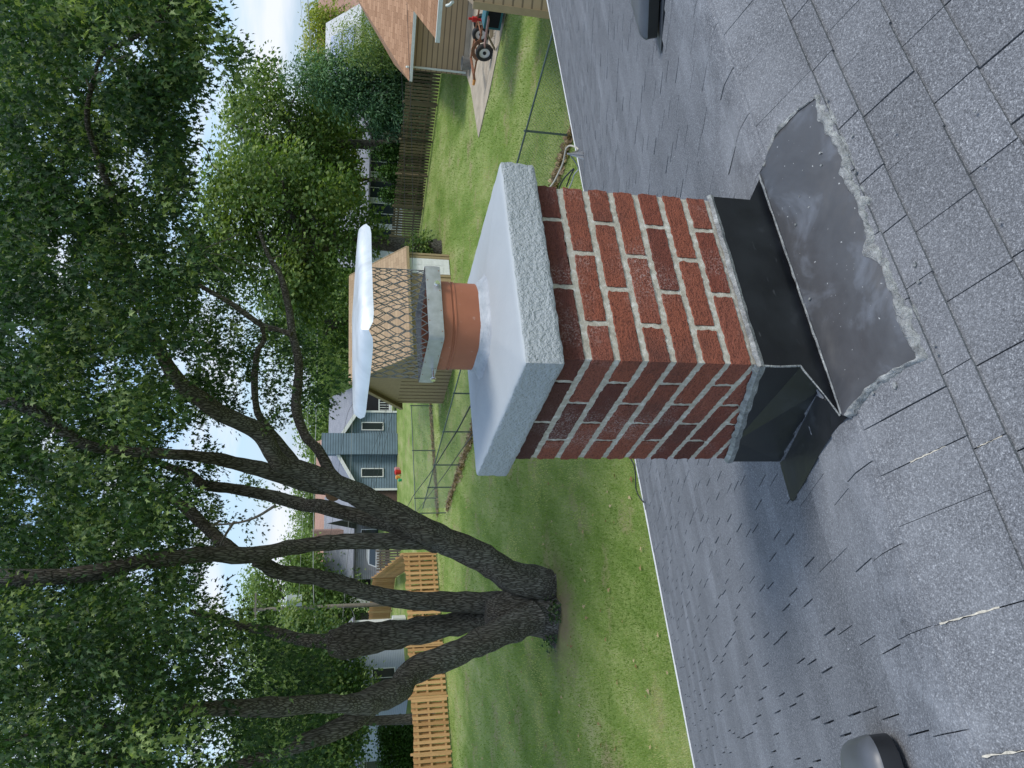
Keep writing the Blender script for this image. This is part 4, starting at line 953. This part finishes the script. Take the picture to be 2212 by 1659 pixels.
for (px,py,r,mm_) in((864,1014,.20,mat('pink_plastic',(.55,.25,.27),.5)),(866,1020,.22,M_RED),(864,1031,.16,mat('orange_bloom',(.75,.35,.08),.7)),(868,1037,.13,mat('green_plastic',(.03,.35,.16),.5))):
    q=G(px,py); m_=MB(); m_.loops([[q+Vector((math.cos(k*.7854)*r*f,math.sin(k*.7854)*r*f,z)) for k in range(8)] for z,f in((0,.7),(r,.9),(r*1.8,1.0),(r*2.1,.6))]); obj('pot',m_,mm_,fpot,True)
# grey house with brick chimney
g0=AT(840,1095,84); g0.z=0
gh=thing('grey_house','grey roofed house with brick chimney partly hidden by maple limbs','house',tuple(g0))
ga=Vector((-1,.0,0)); gable(gh,g0,Vector((-1,.03,0)),7.5,Vector((.03,1,0)),8,2.7,5.4,M_GREYW,M_ROOFG,.4)
bc=MB(); q=AT(735,1150,86); bc.box(Vector((q.x,q.y,3.3)),((1,0,0),(0,1,0),UP),(.32,.4,3.3)); obj('brick_chimney',bc,M_REDB,gh)
window(gh,AT(800,1152,83.9),Vector((-1,.03,0)),Vector((0,-1,0)),.9,1.9,panes=2)
# open grey garage
og=G(783,1227); gg=thing('open_garage','small grey roofed garage with its wide door open and dark inside','garage',tuple(og))
og=AT(783,1226,95); zb0=og.z; og.z=0; a=Vector((-1,0,0)); b=Vector((0,1,0))
gable(gg,og,b,7,a,4.6,2.7,4.2,M_WHITE,M_ROOFD,.3)
gable_roof=MB(); dmn=MB(); dmn.box(og+a*1.6-b*.05+UP*1.15,(a,b,UP),(1.1,.04,1.12)); obj('door_opening',dmn,M_DARK,gg)
wlg=MB(); wlg.box(og+a*2.3-b*.06+UP*2.9,(a,b,UP),(2.6,.03,.12)); obj('header_trim',wlg,M_WHITE,gg)
drv=MB(); dq=[AT(783,1200,90),AT(783,1270,90),AT(806,1275,70),AT(806,1190,70)]; drv.add([(p.x,p.y,.02) for p in dq],[(0,1,2,3)]); tag(obj('driveway',drv,M_ASPH),kind='structure')
# SUV
sv0=AT(805,1210,70); sv0.z=0
suv=thing('parked_suv','silver boxy car parked nose towards the yard beyond grey fence','car',tuple(sv0))
bm_=MB(); X=Vector((1,0,0));Y=Vector((0,1,0))
def lp_(hx,y0,y1,z): return [sv0+Vector((x,y,z)) for x,y in((-hx,y0),(hx,y0),(hx,y1),(-hx,y1))]
bm_.loops([lp_(.86,0,4.4,.38),lp_(.92,-.05,4.5,.6),lp_(.92,-.05,4.5,.95),lp_(.88,.1,4.45,1.05),lp_(.84,.9,4.4,1.10),lp_(.72,1.5,4.1,1.68),lp_(.6,1.6,4.0,1.74)]); obj('body',bm_,M_SUV,suv,25)
gl=MB(); gl.add([sv0+Vector(v) for v in((-.72,.96,1.14),(.72,.96,1.14),(.62,1.42,1.62),(-.62,1.42,1.62))],[(0,1,2,3)]); gl.v=[(x,y-.03,z+.02) for x,y,z in gl.v]; obj('windscreen',gl,M_GLASS,suv)
gl=MB(); gl.box(sv0+Vector((0,-.06,.75)),(X,Y,UP),(.5,.03,.14)); obj('grille',gl,M_CHROME,suv)
for sx in(-1,1):
    h_=MB(); h_.tube([sv0+Vector((sx*.7,-.05,.8)),sv0+Vector((sx*.7,-.10,.8))],[.11,.09],10); obj('headlight',h_,M_WHITE,suv,True)
    for yy in(.8,3.6):
        h_=MB(); h_.tube([sv0+Vector((sx*.7,yy,.36)),sv0+Vector((sx*.94,yy,.36))],[.36,.36],18); wo=obj('wheel',h_,M_BLK,suv,True)
        h_=MB(); h_.tube([sv0+Vector((sx*.93,yy,.36)),sv0+Vector((sx*.955,yy,.36))],[.22,.2],14); obj('rim',h_,M_CHROME,wo,True)
# grey blue sided house (left) and the far left house
hw0=AT(822,1343,60); hw0.z=0; hl=thing('grey_blue_house','house with pale grey blue vertical siding and white corner behind maple limbs','house',tuple(hw0))
hw1=AT(826,1485,57); hw1.z=0; a=(hw1-hw0).normalized(); nrm=perp_away(a,hw0); b=-nrm
gable(hl,hw0,a,(hw1-hw0).length+1,b,8,3.6,5.6,M_GREYS,M_ROOFG,.3)
c_=MB(); c_.box(hw0+UP*1.8-b*.03,(a,b,UP),(.18,.03,1.8)); obj('corner_board',c_,M_WHITE,hl)
for f_ in(.85,): window(hl,hw0+a*((hw1-hw0).length*f_+.1)+UP*1.5-b*.03,a,nrm,1.5,1.6,panes=2)
ac=thing('air_conditioner','white louvred air conditioner unit beside the grey blue house','air conditioner',tuple(AT(842,1347,57)))
q=AT(828,1347,57); q.z=.5; m_=MB(); m_.box(q+UP*.0,((1,0,0),(0,1,0),UP),(.42,.35,.45)); obj('casing',m_,M_WHITE,ac)
m_=MB(); 
for i in range(9): m_.box(q+Vector((0,-.36,-.36+.09*i)),((1,0,0),(0,1,0),UP),(.34,.012,.02))
obj('louvre',m_,M_GALV,ac)
lw=AT(828,1560,62); lw.z=0; ll=thing('white_porch_house','white house with dark windows behind the clipped hedge at far left','house',tuple(lw))
a=Vector((-1,-.05,0)).normalized(); b=Vector((-.05,1,0)).normalized()*1.0; b=Vector((a.y,-a.x,0)); b=b if b.y>0 else -b
gable(ll,lw+a*-0.5,a,9,b,8,3.0,5.2,M_WSID,M_ROOFG,.4)
for d_,w_2 in((1.0,1.1),(2.7,1.3)): window(ll,lw+a*d_+UP*1.7-b*.03,a,-b,w_2,1.7)
# white porch house behind the dark fence (right)
wp=AT(850,262,66); wp.z=0; wph=thing('porch_house','pale house with white framed screened porch beyond the dark fence','house',tuple(wp))
a=Vector((-1,.12,0)).normalized(); b=Vector((.12,1,0)).normalized()
gable(wph,wp,a,11,b,7,3.0,4.9,M_WSID,M_ROOFG,.5)
for i in range(5): window(wph,wp+a*(1.2+2.0*i)+UP*1.6-b*.04,a,-b,1.7,2.2,name='screen_panel',panes=2)
# pink roofed house and solar roof at the right
ph=AT(740,110,82); ph.z=0; phs=thing('pink_roof_house','house with broad faded pink hip roof at the far right','house',tuple(ph))
gable(phs,ph+Vector((-.5,0,0)),Vector((1,0,0)),13,Vector((0,1,0)),9,3.6,7.1,M_WSID,M_ROOFP,.5)
mm_=MB(); q=AT(700,75,84); mm_.tube([q,q+UP*.9,q+Vector((.1,0,1.5))],[.06,.05,.05],6); mm_.box(q+UP*1.2,((1,0,0),(0,1,0),UP),(.5,.04,.04)); obj('roof_mast',mm_,M_TRANS,phs)
so_=AT(730,215,74); so_.z=0; sol=thing('solar_roof_house','low house with pale blue solar panels over white roof','house',tuple(so_))
gable(sol,so_,Vector((1,0,0)),8.0,Vector((0,1,0)),9,3.6,6.3,M_WSID,simple('white_roof',(.5,.5,.5),.7),.4)
sp_=MB(); sl=(6.3-3.6)/4.5; 
for i in range(5):
    for j in range(2):
        c=so_+Vector((1.6+1.15*i,.6+1.75*j,3.6+sl*(.6+1.75*j)+.16)); dn=Vector((0,1,sl)).normalized(); sp_.box(c+dn*.4,((1,0,0),dn,Vector((0,-sl,1)).normalized()),(.55,.85,.02))
obj('solar_panel',sp_,M_SOLAR,sol)
# ------------------------------------------------------------ fences
def wood_fence(name,label,P,Q,h,board,gap,m,posts=True,both=True,group=None,jit=.03,dip=0.0,rails=(.25,.95,1.5),cat='fence'):
    P=Vector(P);Q=Vector(Q);P.z=Q.z=0;t=thing(name,label,cat,tuple(P),group);a=(Q-P).normalized();L_=(Q-P).length;nr=perp_away(a,P)
    f=MB();x=0;k=0
    while x<L_-board*.5:
        ph=(x%2.4)/2.4; hh=h+random.uniform(-jit,jit)-dip*math.sin(math.pi*ph)
        c=P+a*(x+board/2)+nr*.03; f.box(c+UP*(hh/2+.04),(a,nr,UP),(board/2,.01,hh/2-.02),random.random())
        if both: c2=P+a*(x+board/2+(board+gap)/2)-nr*.09; f.box(c2+UP*(hh/2+.04),(a,nr,UP),(board/2,.01,hh/2-.02),random.random()*.5)  # rear boards toned darker: shade in the slots put into their colour
        x+=board+gap;k+=1
    obj('pickets',f,m,t)
    for z in rails:
        if z<h: r_=MB(); r_.box(P+a*L_/2-nr*.01+UP*z*h/1.75,(a,nr,UP),(L_/2,.028,.045),.4); obj('rail',r_,m,t)
    if posts:
        for i in range(int(L_/2.4)+1):
            p_=MB(); p_.box(P+a*(i*2.4+.02)-nr*.01+UP*(h+.12)/2,(a,nr,UP),(.05,.05,(h+.12)/2),.7); obj('post',p_,m,t)
    return t
wood_fence('wood_fence','new orange cedar shadowbox fence running along the left lawn edge',G(944,1194),G(980.5,1675),1.72,.135,.125,M_WOOD,dip=.06)
wood_fence('wood_fence','new cedar fence panel running back from the lawn edge fence',G(941,1196),AT(847,1246,64).to_2d().to_3d(),1.75,.14,.04,M_WOOD,both=False)
wood_fence('wood_fence','far cedar fence run closing the neighbouring yard in front of garage',AT(847,1246,64).to_2d().to_3d(),G(842,1352),1.8,.14,.08,M_WOOD,both=True)
wood_fence('wood_fence','dark grey stained picket fence beside the parked silver car',G(866,1188),G(866,1234),1.75,.14,.05,M_WOODG,both=False)
D1=G(957,140);D2=G(905,520); wood_fence('picket_fence','dark weathered picket fence along the back of the right lawn',D1,D2,1.83,.13,.075,M_WOODD,dip=0,both=False,jit=.05,rails=(.5,1.45))
wood_fence('picket_fence','pale old picket fence beyond the dark one under the pine',AT(868,262,56).to_2d().to_3d(),AT(868,335,57).to_2d().to_3d(),2.3,.10,.05,M_WOODL,both=False)
def chain(label,P,Q,h,step,posts_at=None,fabric=True):
    P=Vector(P);Q=Vector(Q);P.z=Q.z=0;t=thing('chain_link_fence',label,'fence',tuple(P),'chain link fences round the yard');a=(Q-P).normalized();L_=(Q-P).length
    r=MB(); r.cyl(P+UP*h,Q+UP*h,.024,8); obj('top_rail',r,M_FEN,t,True)
    n_=int(L_/step)+1
    for x in (posts_at or [i*step for i in range(n_)]):
        p=MB(); p.cyl(P+a*x,P+a*x+UP*(h+.05),.030,8); obj('post',p,M_FEN,t,True)
    if fabric:
        w_=MB();sp=.085;k=0;x=-h
        while x<L_:
            for sg in(1,-1):
                xa=x if sg>0 else x+h; xb=xa+sg*h; za,zb2=0.03,h
                if xa<0: za+= -xa*1; xa=0
                if xb>L_: zb2-=(xb-L_); xb=L_
                if xb<0: zb2+=xb; xb=0
                if xa>L_: za+=xa-L_; xa=L_
                if zb2>za+.02: w_.tube([P+a*xa+UP*za,P+a*xb+UP*zb2],.0036,3,caps=False)
            x+=sp
        obj('wire_fabric',w_,M_WIRE,t)
    return t
N1=Vector((8.6,15.6,0));N2=G(913,1098,1.2);N2.z=0
aN=(N2-N1).normalized(); pa=[]
for q in [(1229,263),(1019.4,908),(995.6,975.7),(980.7,1036),(962,1086.8)]: pa.append((G(*q)-N1).dot(aN))
L0=(G(1019.4,908)-N1).dot(aN); dd=(pa[2]-pa[1])
chain('green grey chain link fence crossing the lawn from roof edge to maple',N1,N2,1.2,3,sorted(pa+[pa[1]-dd*k for k in(1,2,3,4)]))
chain('far straight chain link fence between the two back lawns',G(888.3,876,1.2),G(897.5,1106,1.2),1.2,2.7)
M_STRAW=leafmat('dry_straw_blade',(.20,.14,.08),(.38,.27,.16),(.52,.42,.25),.2)
dp_=[]
for P_,Q_,n_,w_ in ((Vector((N1.x,N1.y,0)),Vector((N2.x,N2.y,0)),5200,.09),(G(932,876),G(947,1105),1800,.06)):
    for i in range(n_):
        t_=random.random(); c_=P_.lerp(Q_,t_); k_=1.2+1.6*noise.noise(c_*.7)
        if k_<.5: continue
        dp_.append((c_.x+random.gauss(0,w_*k_),c_.y+random.gauss(0,w_*k_),.01))
dp_=np.array(dp_); n_=len(dp_); dr_=rng.normal(0,1,(n_,3)); dr_[:,2]=abs(dr_[:,2])*.5+.15
o_=leaf_mesh('dry_weeds',dp_,dr_,rng.normal(0,1,(n_,3)),rng.uniform(.08,.2,n_),rng.random(n_),M_STRAW,None,'oval'); tag(o_,'dry brown weeds along the fence lines','weeds',kind='stuff')
iv=np.array([tuple(MT+Vector((math.cos(a_)*r_,math.sin(a_)*r_*.8,random.uniform(.02,.25)))) for a_,r_ in ((random.choice((random.uniform(3.5,3.9),random.uniform(4.7,5.3))),random.uniform(.62,.85)) for _ in range(26))])
X5=cluster_leaves(iv,np.full(26,.5),9,.09,.09); o_=leaf_mesh('ground_ivy',*X5[:4],X5[4],M_LEAF,None,'oval'); tag(o_,'green ivy and weeds round the maple base','ivy',kind='stuff')
# ------------------------------------------------------------ concrete pad, trailer and clutter
pad=MB(); pp=[G(*q) for q in((1010,166),(1018,190),(1035,298),(1046,250),(1057,206),(1087,60),(1099,0),(1104,-60))]+[T2+(T2-T1)*.6,T2,T1]
pad.prism([(p.x,p.y,.0) for p in pp],(0,0,.035)); tag(obj('concrete_path',pad,M_CONC),kind='structure')
q8=lambda x,y:(960+.124*x,.124*y)
def onp(x,y,z): px,py=q8(x,y); return G(px,py,z)
tl=thing('utility_trailer','rusty orange utility trailer with white wheels parked along the tan wall','trailer',tuple(onp(690,890,.05)))
W1=onp(690,885,.33); tgt=onp(545,1390,.45); W2=onp(640,400,.33); ax_=(W1-Vector((tgt.x,tgt.y,W1.z))).normalized(); sd_=Vector((-ax_.y,ax_.x,0)); sd_=sd_ if sd_.dot(-W1)>0 else -sd_
fr=MB(); zf=.55
A_=W1.copy();A_.z=zf;
fr.beam(A_-ax_*1.0,A_+ax_*2.6,.05,.06); fr.beam(A_-ax_*1.0-sd_*1.2,A_+ax_*2.6-sd_*1.2,.05,.06)
for k in(-1.0,-.2,.6,1.4,2.2,2.6): fr.beam(A_+ax_*k,A_+ax_*k-sd_*1.2,.04,.04)
tip=tgt.copy(); tip.z=.5
fr.beam(A_-ax_*1.0,tip,.07,.08); fr.beam(A_-ax_*1.0-sd_*1.2,tip,.07,.08); obj('frame',fr,M_RUST,tl)
fd=MB(); 
for k in range(7):
    an=math.pi*(.12+.76*k/6); an2=math.pi*(.12+.76*(k+1)/6)
    if k<6: fd.beam(W1+ax_*math.cos(an)*.42+UP*math.sin(an)*.42,W1+ax_*math.cos(an2)*.42+UP*math.sin(an2)*.42,.14,.02,up=sd_)
obj('mudguard',fd,M_RUST,tl)
for off in(0,-1.35):
    whl=MB(); c=W1+sd_*(.12+off); rings=[]
    for (w_,r) in((-.09,.20),(-.09,.30),(-.06,.33),(.06,.33),(.09,.30),(.09,.20)): rings.append([c+sd_*w_+ax_*math.cos(k*math.pi/12)*r+UP*math.sin(k*math.pi/12)*r for k in range(24)])
    whl.loops(rings,cap0=False,cap1=False); wo=obj('wheel',whl,M_BLK,tl,True)
    ri=MB(); ri.tube([c-sd_*.05,c+sd_*.05],[.205,.205],24); obj('rim',ri,M_WHITE,wo,30)
    ri=MB(); ri.tube([c+sd_*.05,c+sd_*.09],[.07,.06],10); obj('hub',ri,M_DARK,wo)
hc=MB(); hc.tube([tip,tip-ax_*.22],[.06,.05],10); obj('coupler',hc,simple('orange_coupler',(.6,.25,.05),.5),tl)
jk=MB(); p=W1+ax_*1.1-sd_*.1; jk.tube([p+UP*.05,p+UP*.75],[.05,.05],8); jk.tube([p+UP*.45,p+UP*.62],[.10,.10],10); obj('jack',jk,M_RED,tl)
pk_=MB(); pk_.beam(onp(770,310,.75),onp(700,800,.68),.22,.05); tag(obj('ramp_plank',pk_,M_PINKW),'faded pinkish plank laid across the trailer','plank')
pk_=MB(); pk_.beam(onp(745,600,.5),onp(880,860,.08),.12,.04); tag(obj('leaning_board',pk_,M_WOODL),'short weathered board leaning from trailer to concrete','board')
pk_=MB()
for i in range(9): pk_.tube([onp(800+7*i,330+10*i,.3),onp(790+7*i,700-8*i,.3)],.008,4)
for i in range(12): pk_.tube([onp(805,330+30*i,.3),onp(880,370+27*i,.12)],.008,4)
tag(obj('wire_grate',pk_,M_WOODL),'tan wire grate leaning against trailer side','grate')
w3=thing('spare_wheel','dark tyre lying among clutter behind the trailer','wheel',tuple(onp(650,400,.3))); c=onp(655,400,.33)
m_=MB(); m_.tube([c-sd_*.09,c+sd_*.09],[.33,.33],20); obj('tyre',m_,M_BLK,w3,True); m_=MB(); m_.tube([c+sd_*.08,c+sd_*.1],[.18,.18],16); obj('rim',m_,M_CHROME,w3)
cl_=thing('teal_cabinet','open teal metal cabinet with coiled black hose at the frame edge','cabinet',tuple(onp(850,200,0))); c=onp(850,190,.45)
m_=MB(); m_.box(c,(ax_,sd_,UP),(.5,.34,.3)); obj('cabinet_body',m_,M_TEAL,cl_); m_=MB(); m_.box(c+sd_*.345,(ax_,sd_,UP),(.42,.01,.22)); obj('opening',m_,M_DARK,cl_)
m_=MB(); hp=onp(960,230,.05); m_.tube([hp+Vector((math.cos(k*.5)*.35,math.sin(k*.5)*.3,.05+.012*k)) for k in range(28)],.03,6); tag(obj('black_hose',m_,M_BLK,None,True),'coil of black hose on concrete by the teal cabinet','hose')
bn_=thing('grey_basin','small weathered grey basin standing against the tan wall','basin',tuple(onp(445,1120,0))); c=onp(470,1115,0); m_=MB()
m_.loops([[c+Vector((math.cos(k*.5236)*r,math.sin(k*.5236)*r,z)) for k in range(12)] for z,r in((0,.22),(.2,.26),(.42,.3),(.42,.27),(.1,.22))],cap1=True); obj('tub',m_,simple('tub_grey',(.17,.17,.16),.8),bn_,True)
# pots and hedge at the left
hg=[]; h0=AT(880,1562,47); h1=AT(885,1665,46)
for i in range(900): f=random.random(); hg.append((h0.x+(h1.x-h0.x)*f,h0.y+(h1.y-h0.y)*f+random.uniform(-.5,.5),random.uniform(.1,2.6)))
hgr=thing('hedge','clipped dark green hedge behind the new fence at far left','hedge',(h0.x,h0.y,0)); pos,dv_,nr_,sz_,v_=cluster_leaves(np.array(hg),.4+.25*rng.random(len(hg)),16,.16,.13,.8); leaf_mesh('foliage',pos,dv_,nr_,sz_,v_,M_ARB,hgr,'oval')
bs=G(852,1415); pl_=thing('potted_shrub','leafy shrub in black tub beside the grey blue house','plant',tuple(bs)); m_=MB(); m_.loops([[bs+Vector((math.cos(k*.5236)*r,math.sin(k*.5236)*r,z)) for k in range(12)] for z,r in((0,.28),(.45,.36),(.5,.36),(.45,.3))]); obj('tub',m_,M_BLK,pl_,True)
cs=np.array([(bs.x+random.gauss(0,.5),bs.y+random.gauss(0,.4),random.uniform(.6,2.3)) for _ in range(120)]); X5=cluster_leaves(cs,np.full(120,.6),14,.22,.15); leaf_mesh('foliage',*X5[:4],X5[4],M_LEAF2,pl_,'oval')
cs=np.array([(*(G(905,1288)+Vector((random.gauss(0,.5),random.gauss(0,.3),0))).to_2d(),random.uniform(.1,.9)) for _ in range(60)])
bush=thing('weedy_bush','small dark weedy bush at the foot of the cedar fence','bush',tuple(G(935,1288))); gq=G(935,1288); cs=np.array([(gq.x+random.gauss(0,.5),gq.y+random.gauss(0,.25),random.uniform(.1,1.0)) for _ in range(70)]); X5=cluster_leaves(cs,np.full(70,.4),14,.16,.16); leaf_mesh('foliage',*X5[:4],X5[4],M_LEAF,bush,'oval')
# ------------------------------------------------------------ utility pole and lines
pb=AT(900,1302,60); pb.z=0; ptop=AT(548,1296,60).z
pole=thing('utility_pole','weathered wooden utility pole carrying a grey transformer','utility pole',tuple(pb))
m_=MB(); m_.tube([pb,pb+UP*ptop],[.17,.12],12); obj('pole_shaft',m_,M_POLE,pole,True)
m_=MB(); m_.beam(pb+UP*(ptop-.15)+Vector((-.5,-.12,0)),pb+UP*(ptop-.15)+Vector((1.2,-.12,0)),.1,.12); m_.beam(pb+UP*(ptop-.9),pb+UP*(ptop-.2)+Vector((.8,-.12,0)),.04,.04); obj('crossarm',m_,M_POLE,pole)
tp=AT(636,1279,59.8); tp.x=pb.x+.55; tp.y=pb.y-.1
m_=MB(); m_.loops([[tp+Vector((math.cos(k*.3927)*r,math.sin(k*.3927)*r,z)) for k in range(16)] for z,r in((-.55,.36),(-.52,.4),(.45,.4),(.5,.42),(.55,.36),(.62,.15))]); to=obj('transformer',m_,M_TRANS,pole,35)
m_=MB(); m_.tube([tp+UP*.6,tp+UP*.72,tp+UP*.8,tp+UP*.95],[.06,.11,.06,.09],8); obj('bushing',m_,M_WHITE,to,True)
def line(lb,pts,r,m): wire('power_line',lb,[AT(px,py,d) for px,py,d in pts],r,m,'power line','overhead lines across the back yards',4)
line('thick bright aerial cable sagging across the whole background',[(660,-80,62),(676,200,62),(684,500,62),(685,800,61),(678,1100,60),(679,1330,60),(703,1657,58),(712,1750,58)],.028,M_CABG)
line('upper thin wire above the pink roof leading to utility pole',[(645,-60,66),(668,300,66),(672,700,64),(645,1300,60)],.011,M_CABG)
line('thin wire crossing low over the picket fence top',[(848,0,40),(868,170,40),(874,410,40),(868,640,41),(830,900,48),(770,1200,56),(742,1300,60)],.010,M_CABLE)
line('second thin wire crossing in front of the shed door',[(878,-20,36),(890,330,36),(889,600,37),(862,820,42),(800,1090,52),(744,1300,60)],.010,M_CABLE)
line('thin wire passing the white porch house windows',[(748,50,58),(762,370,58),(766,640,58),(758,1000,58),(744,1300,60)],.012,M_CABG)
line('wire over the blue house roof towards utility pole',[(800,500,52),(790,815,54),(752,890,55),(735,990,57),(715,1150,58),(700,1300,60)],.010,M_CABLE)
line('low wire crossing the blue house windows',[(850,700,46),(834,890,50),(822,930,51),(795,1000,53),(765,1100,55),(740,1300,60)],.009,M_CABLE)
line('left wire from utility pole across the grey blue siding',[(745,1300,60),(765,1330,60),(776,1420,58),(792,1659,54),(796,1740,54)],.014,M_CABG)
line('short left wire from pole through the dark tree',[(742,1303,60),(738,1450,58),(750,1520,57),(745,1659,56)],.012,M_CABG)
# ------------------------------------------------------------ grass blades on the nearer lawn
NB_=150000
bl=[]
pxs=rng.uniform(900,1500,NB_); pys=rng.uniform(-40,1700,NB_)
F_=np.array(cF);Xc=np.array(cXv);Yc=np.array(cYv)
dd=F_[None,:]+((pxs-CX)/FPX)[:,None]*Xc-((pys-CY)/FPX)[:,None]*Yc
k=-CAMZ/dd[:,2]; P=dd*k[:,None]; P[:,2]=0
inpad=np.zeros(len(P),bool)
poly=[(p.x,p.y) for p in pp]
x,y=P[:,0],P[:,1]
for i in range(len(poly)):
    x1,y1=poly[i];x2,y2=poly[(i+1)%len(poly)]
    c=((y1>y)!=(y2>y))&(x<(x2-x1)*(y-y1)/((y2-y1)+1e-9)+x1); inpad^=c
P=P[~inpad]
dtr=np.hypot(P[:,0]+5.9,P[:,1]-19.2); P=P[rng.random(len(P))<np.clip((dtr-.7)/1.3,.06,1)]; N_=len(P)
dirv=rng.normal(0,.35,(N_,3)); dirv[:,2]=1; nr=rng.normal(0,1,(N_,3)); 
pv=np.array([noise.noise(Vector((p[0]*.35,p[1]*.35,1)))*.9+noise.noise(Vector((p[0]*1.7,p[1]*1.7,4)))*.4 for p in P])
v=np.clip(.47+pv*1.0+rng.normal(0,.2,N_),0,1)
w_=np.full(N_,1.0); d,n_,xx=frames(N_,dirv,nr)
dist=np.hypot(P[:,0],P[:,1]); hgt=.035+.03*rng.random(N_); wd=.006*dist/14
out=np.zeros((N_,3,3)); out[:,0]=P-xx*wd[:,None]; out[:,1]=P+xx*wd[:,None]; out[:,2]=P+d*hgt[:,None]
go=npmesh('grass',out.reshape(-1,3),np.arange(N_*3),3,v,M_BLADE,None); tag(go,'short mown lawn grass blades','grass',kind='stuff')

wire('cable','short black cable lying over the white eave edge left of the chimney',[S(*roof_us(px,py,False),.03) for px,py in ((1366,985),(1377,1005),(1380,1030),(1381,1055),(1388,1072),(1398,1084))],.006,M_CABLE)
fl_=[];
for i in range(110):
    px=random.uniform(980,1480);py=random.uniform(990,1659) if i<120 else random.uniform(100,500); g_=G(px,py); fl_.append((g_.x,g_.y,.05))
fl_=np.array(fl_); n_=len(fl_); o_=leaf_mesh('fallen_leaves',fl_,rng.normal(0,1,(n_,3))*np.array([1,1,.2]),rng.normal(0,.3,(n_,3))+np.array([0,0,1]),rng.uniform(.07,.13,n_),rng.random(n_),leafmat('fallen_leaf',(.25,.13,.06),(.45,.33,.18),(.48,.38,.24),.2),None); tag(o_,'scattered dry fallen leaves on the lawn','leaves',kind='stuff')
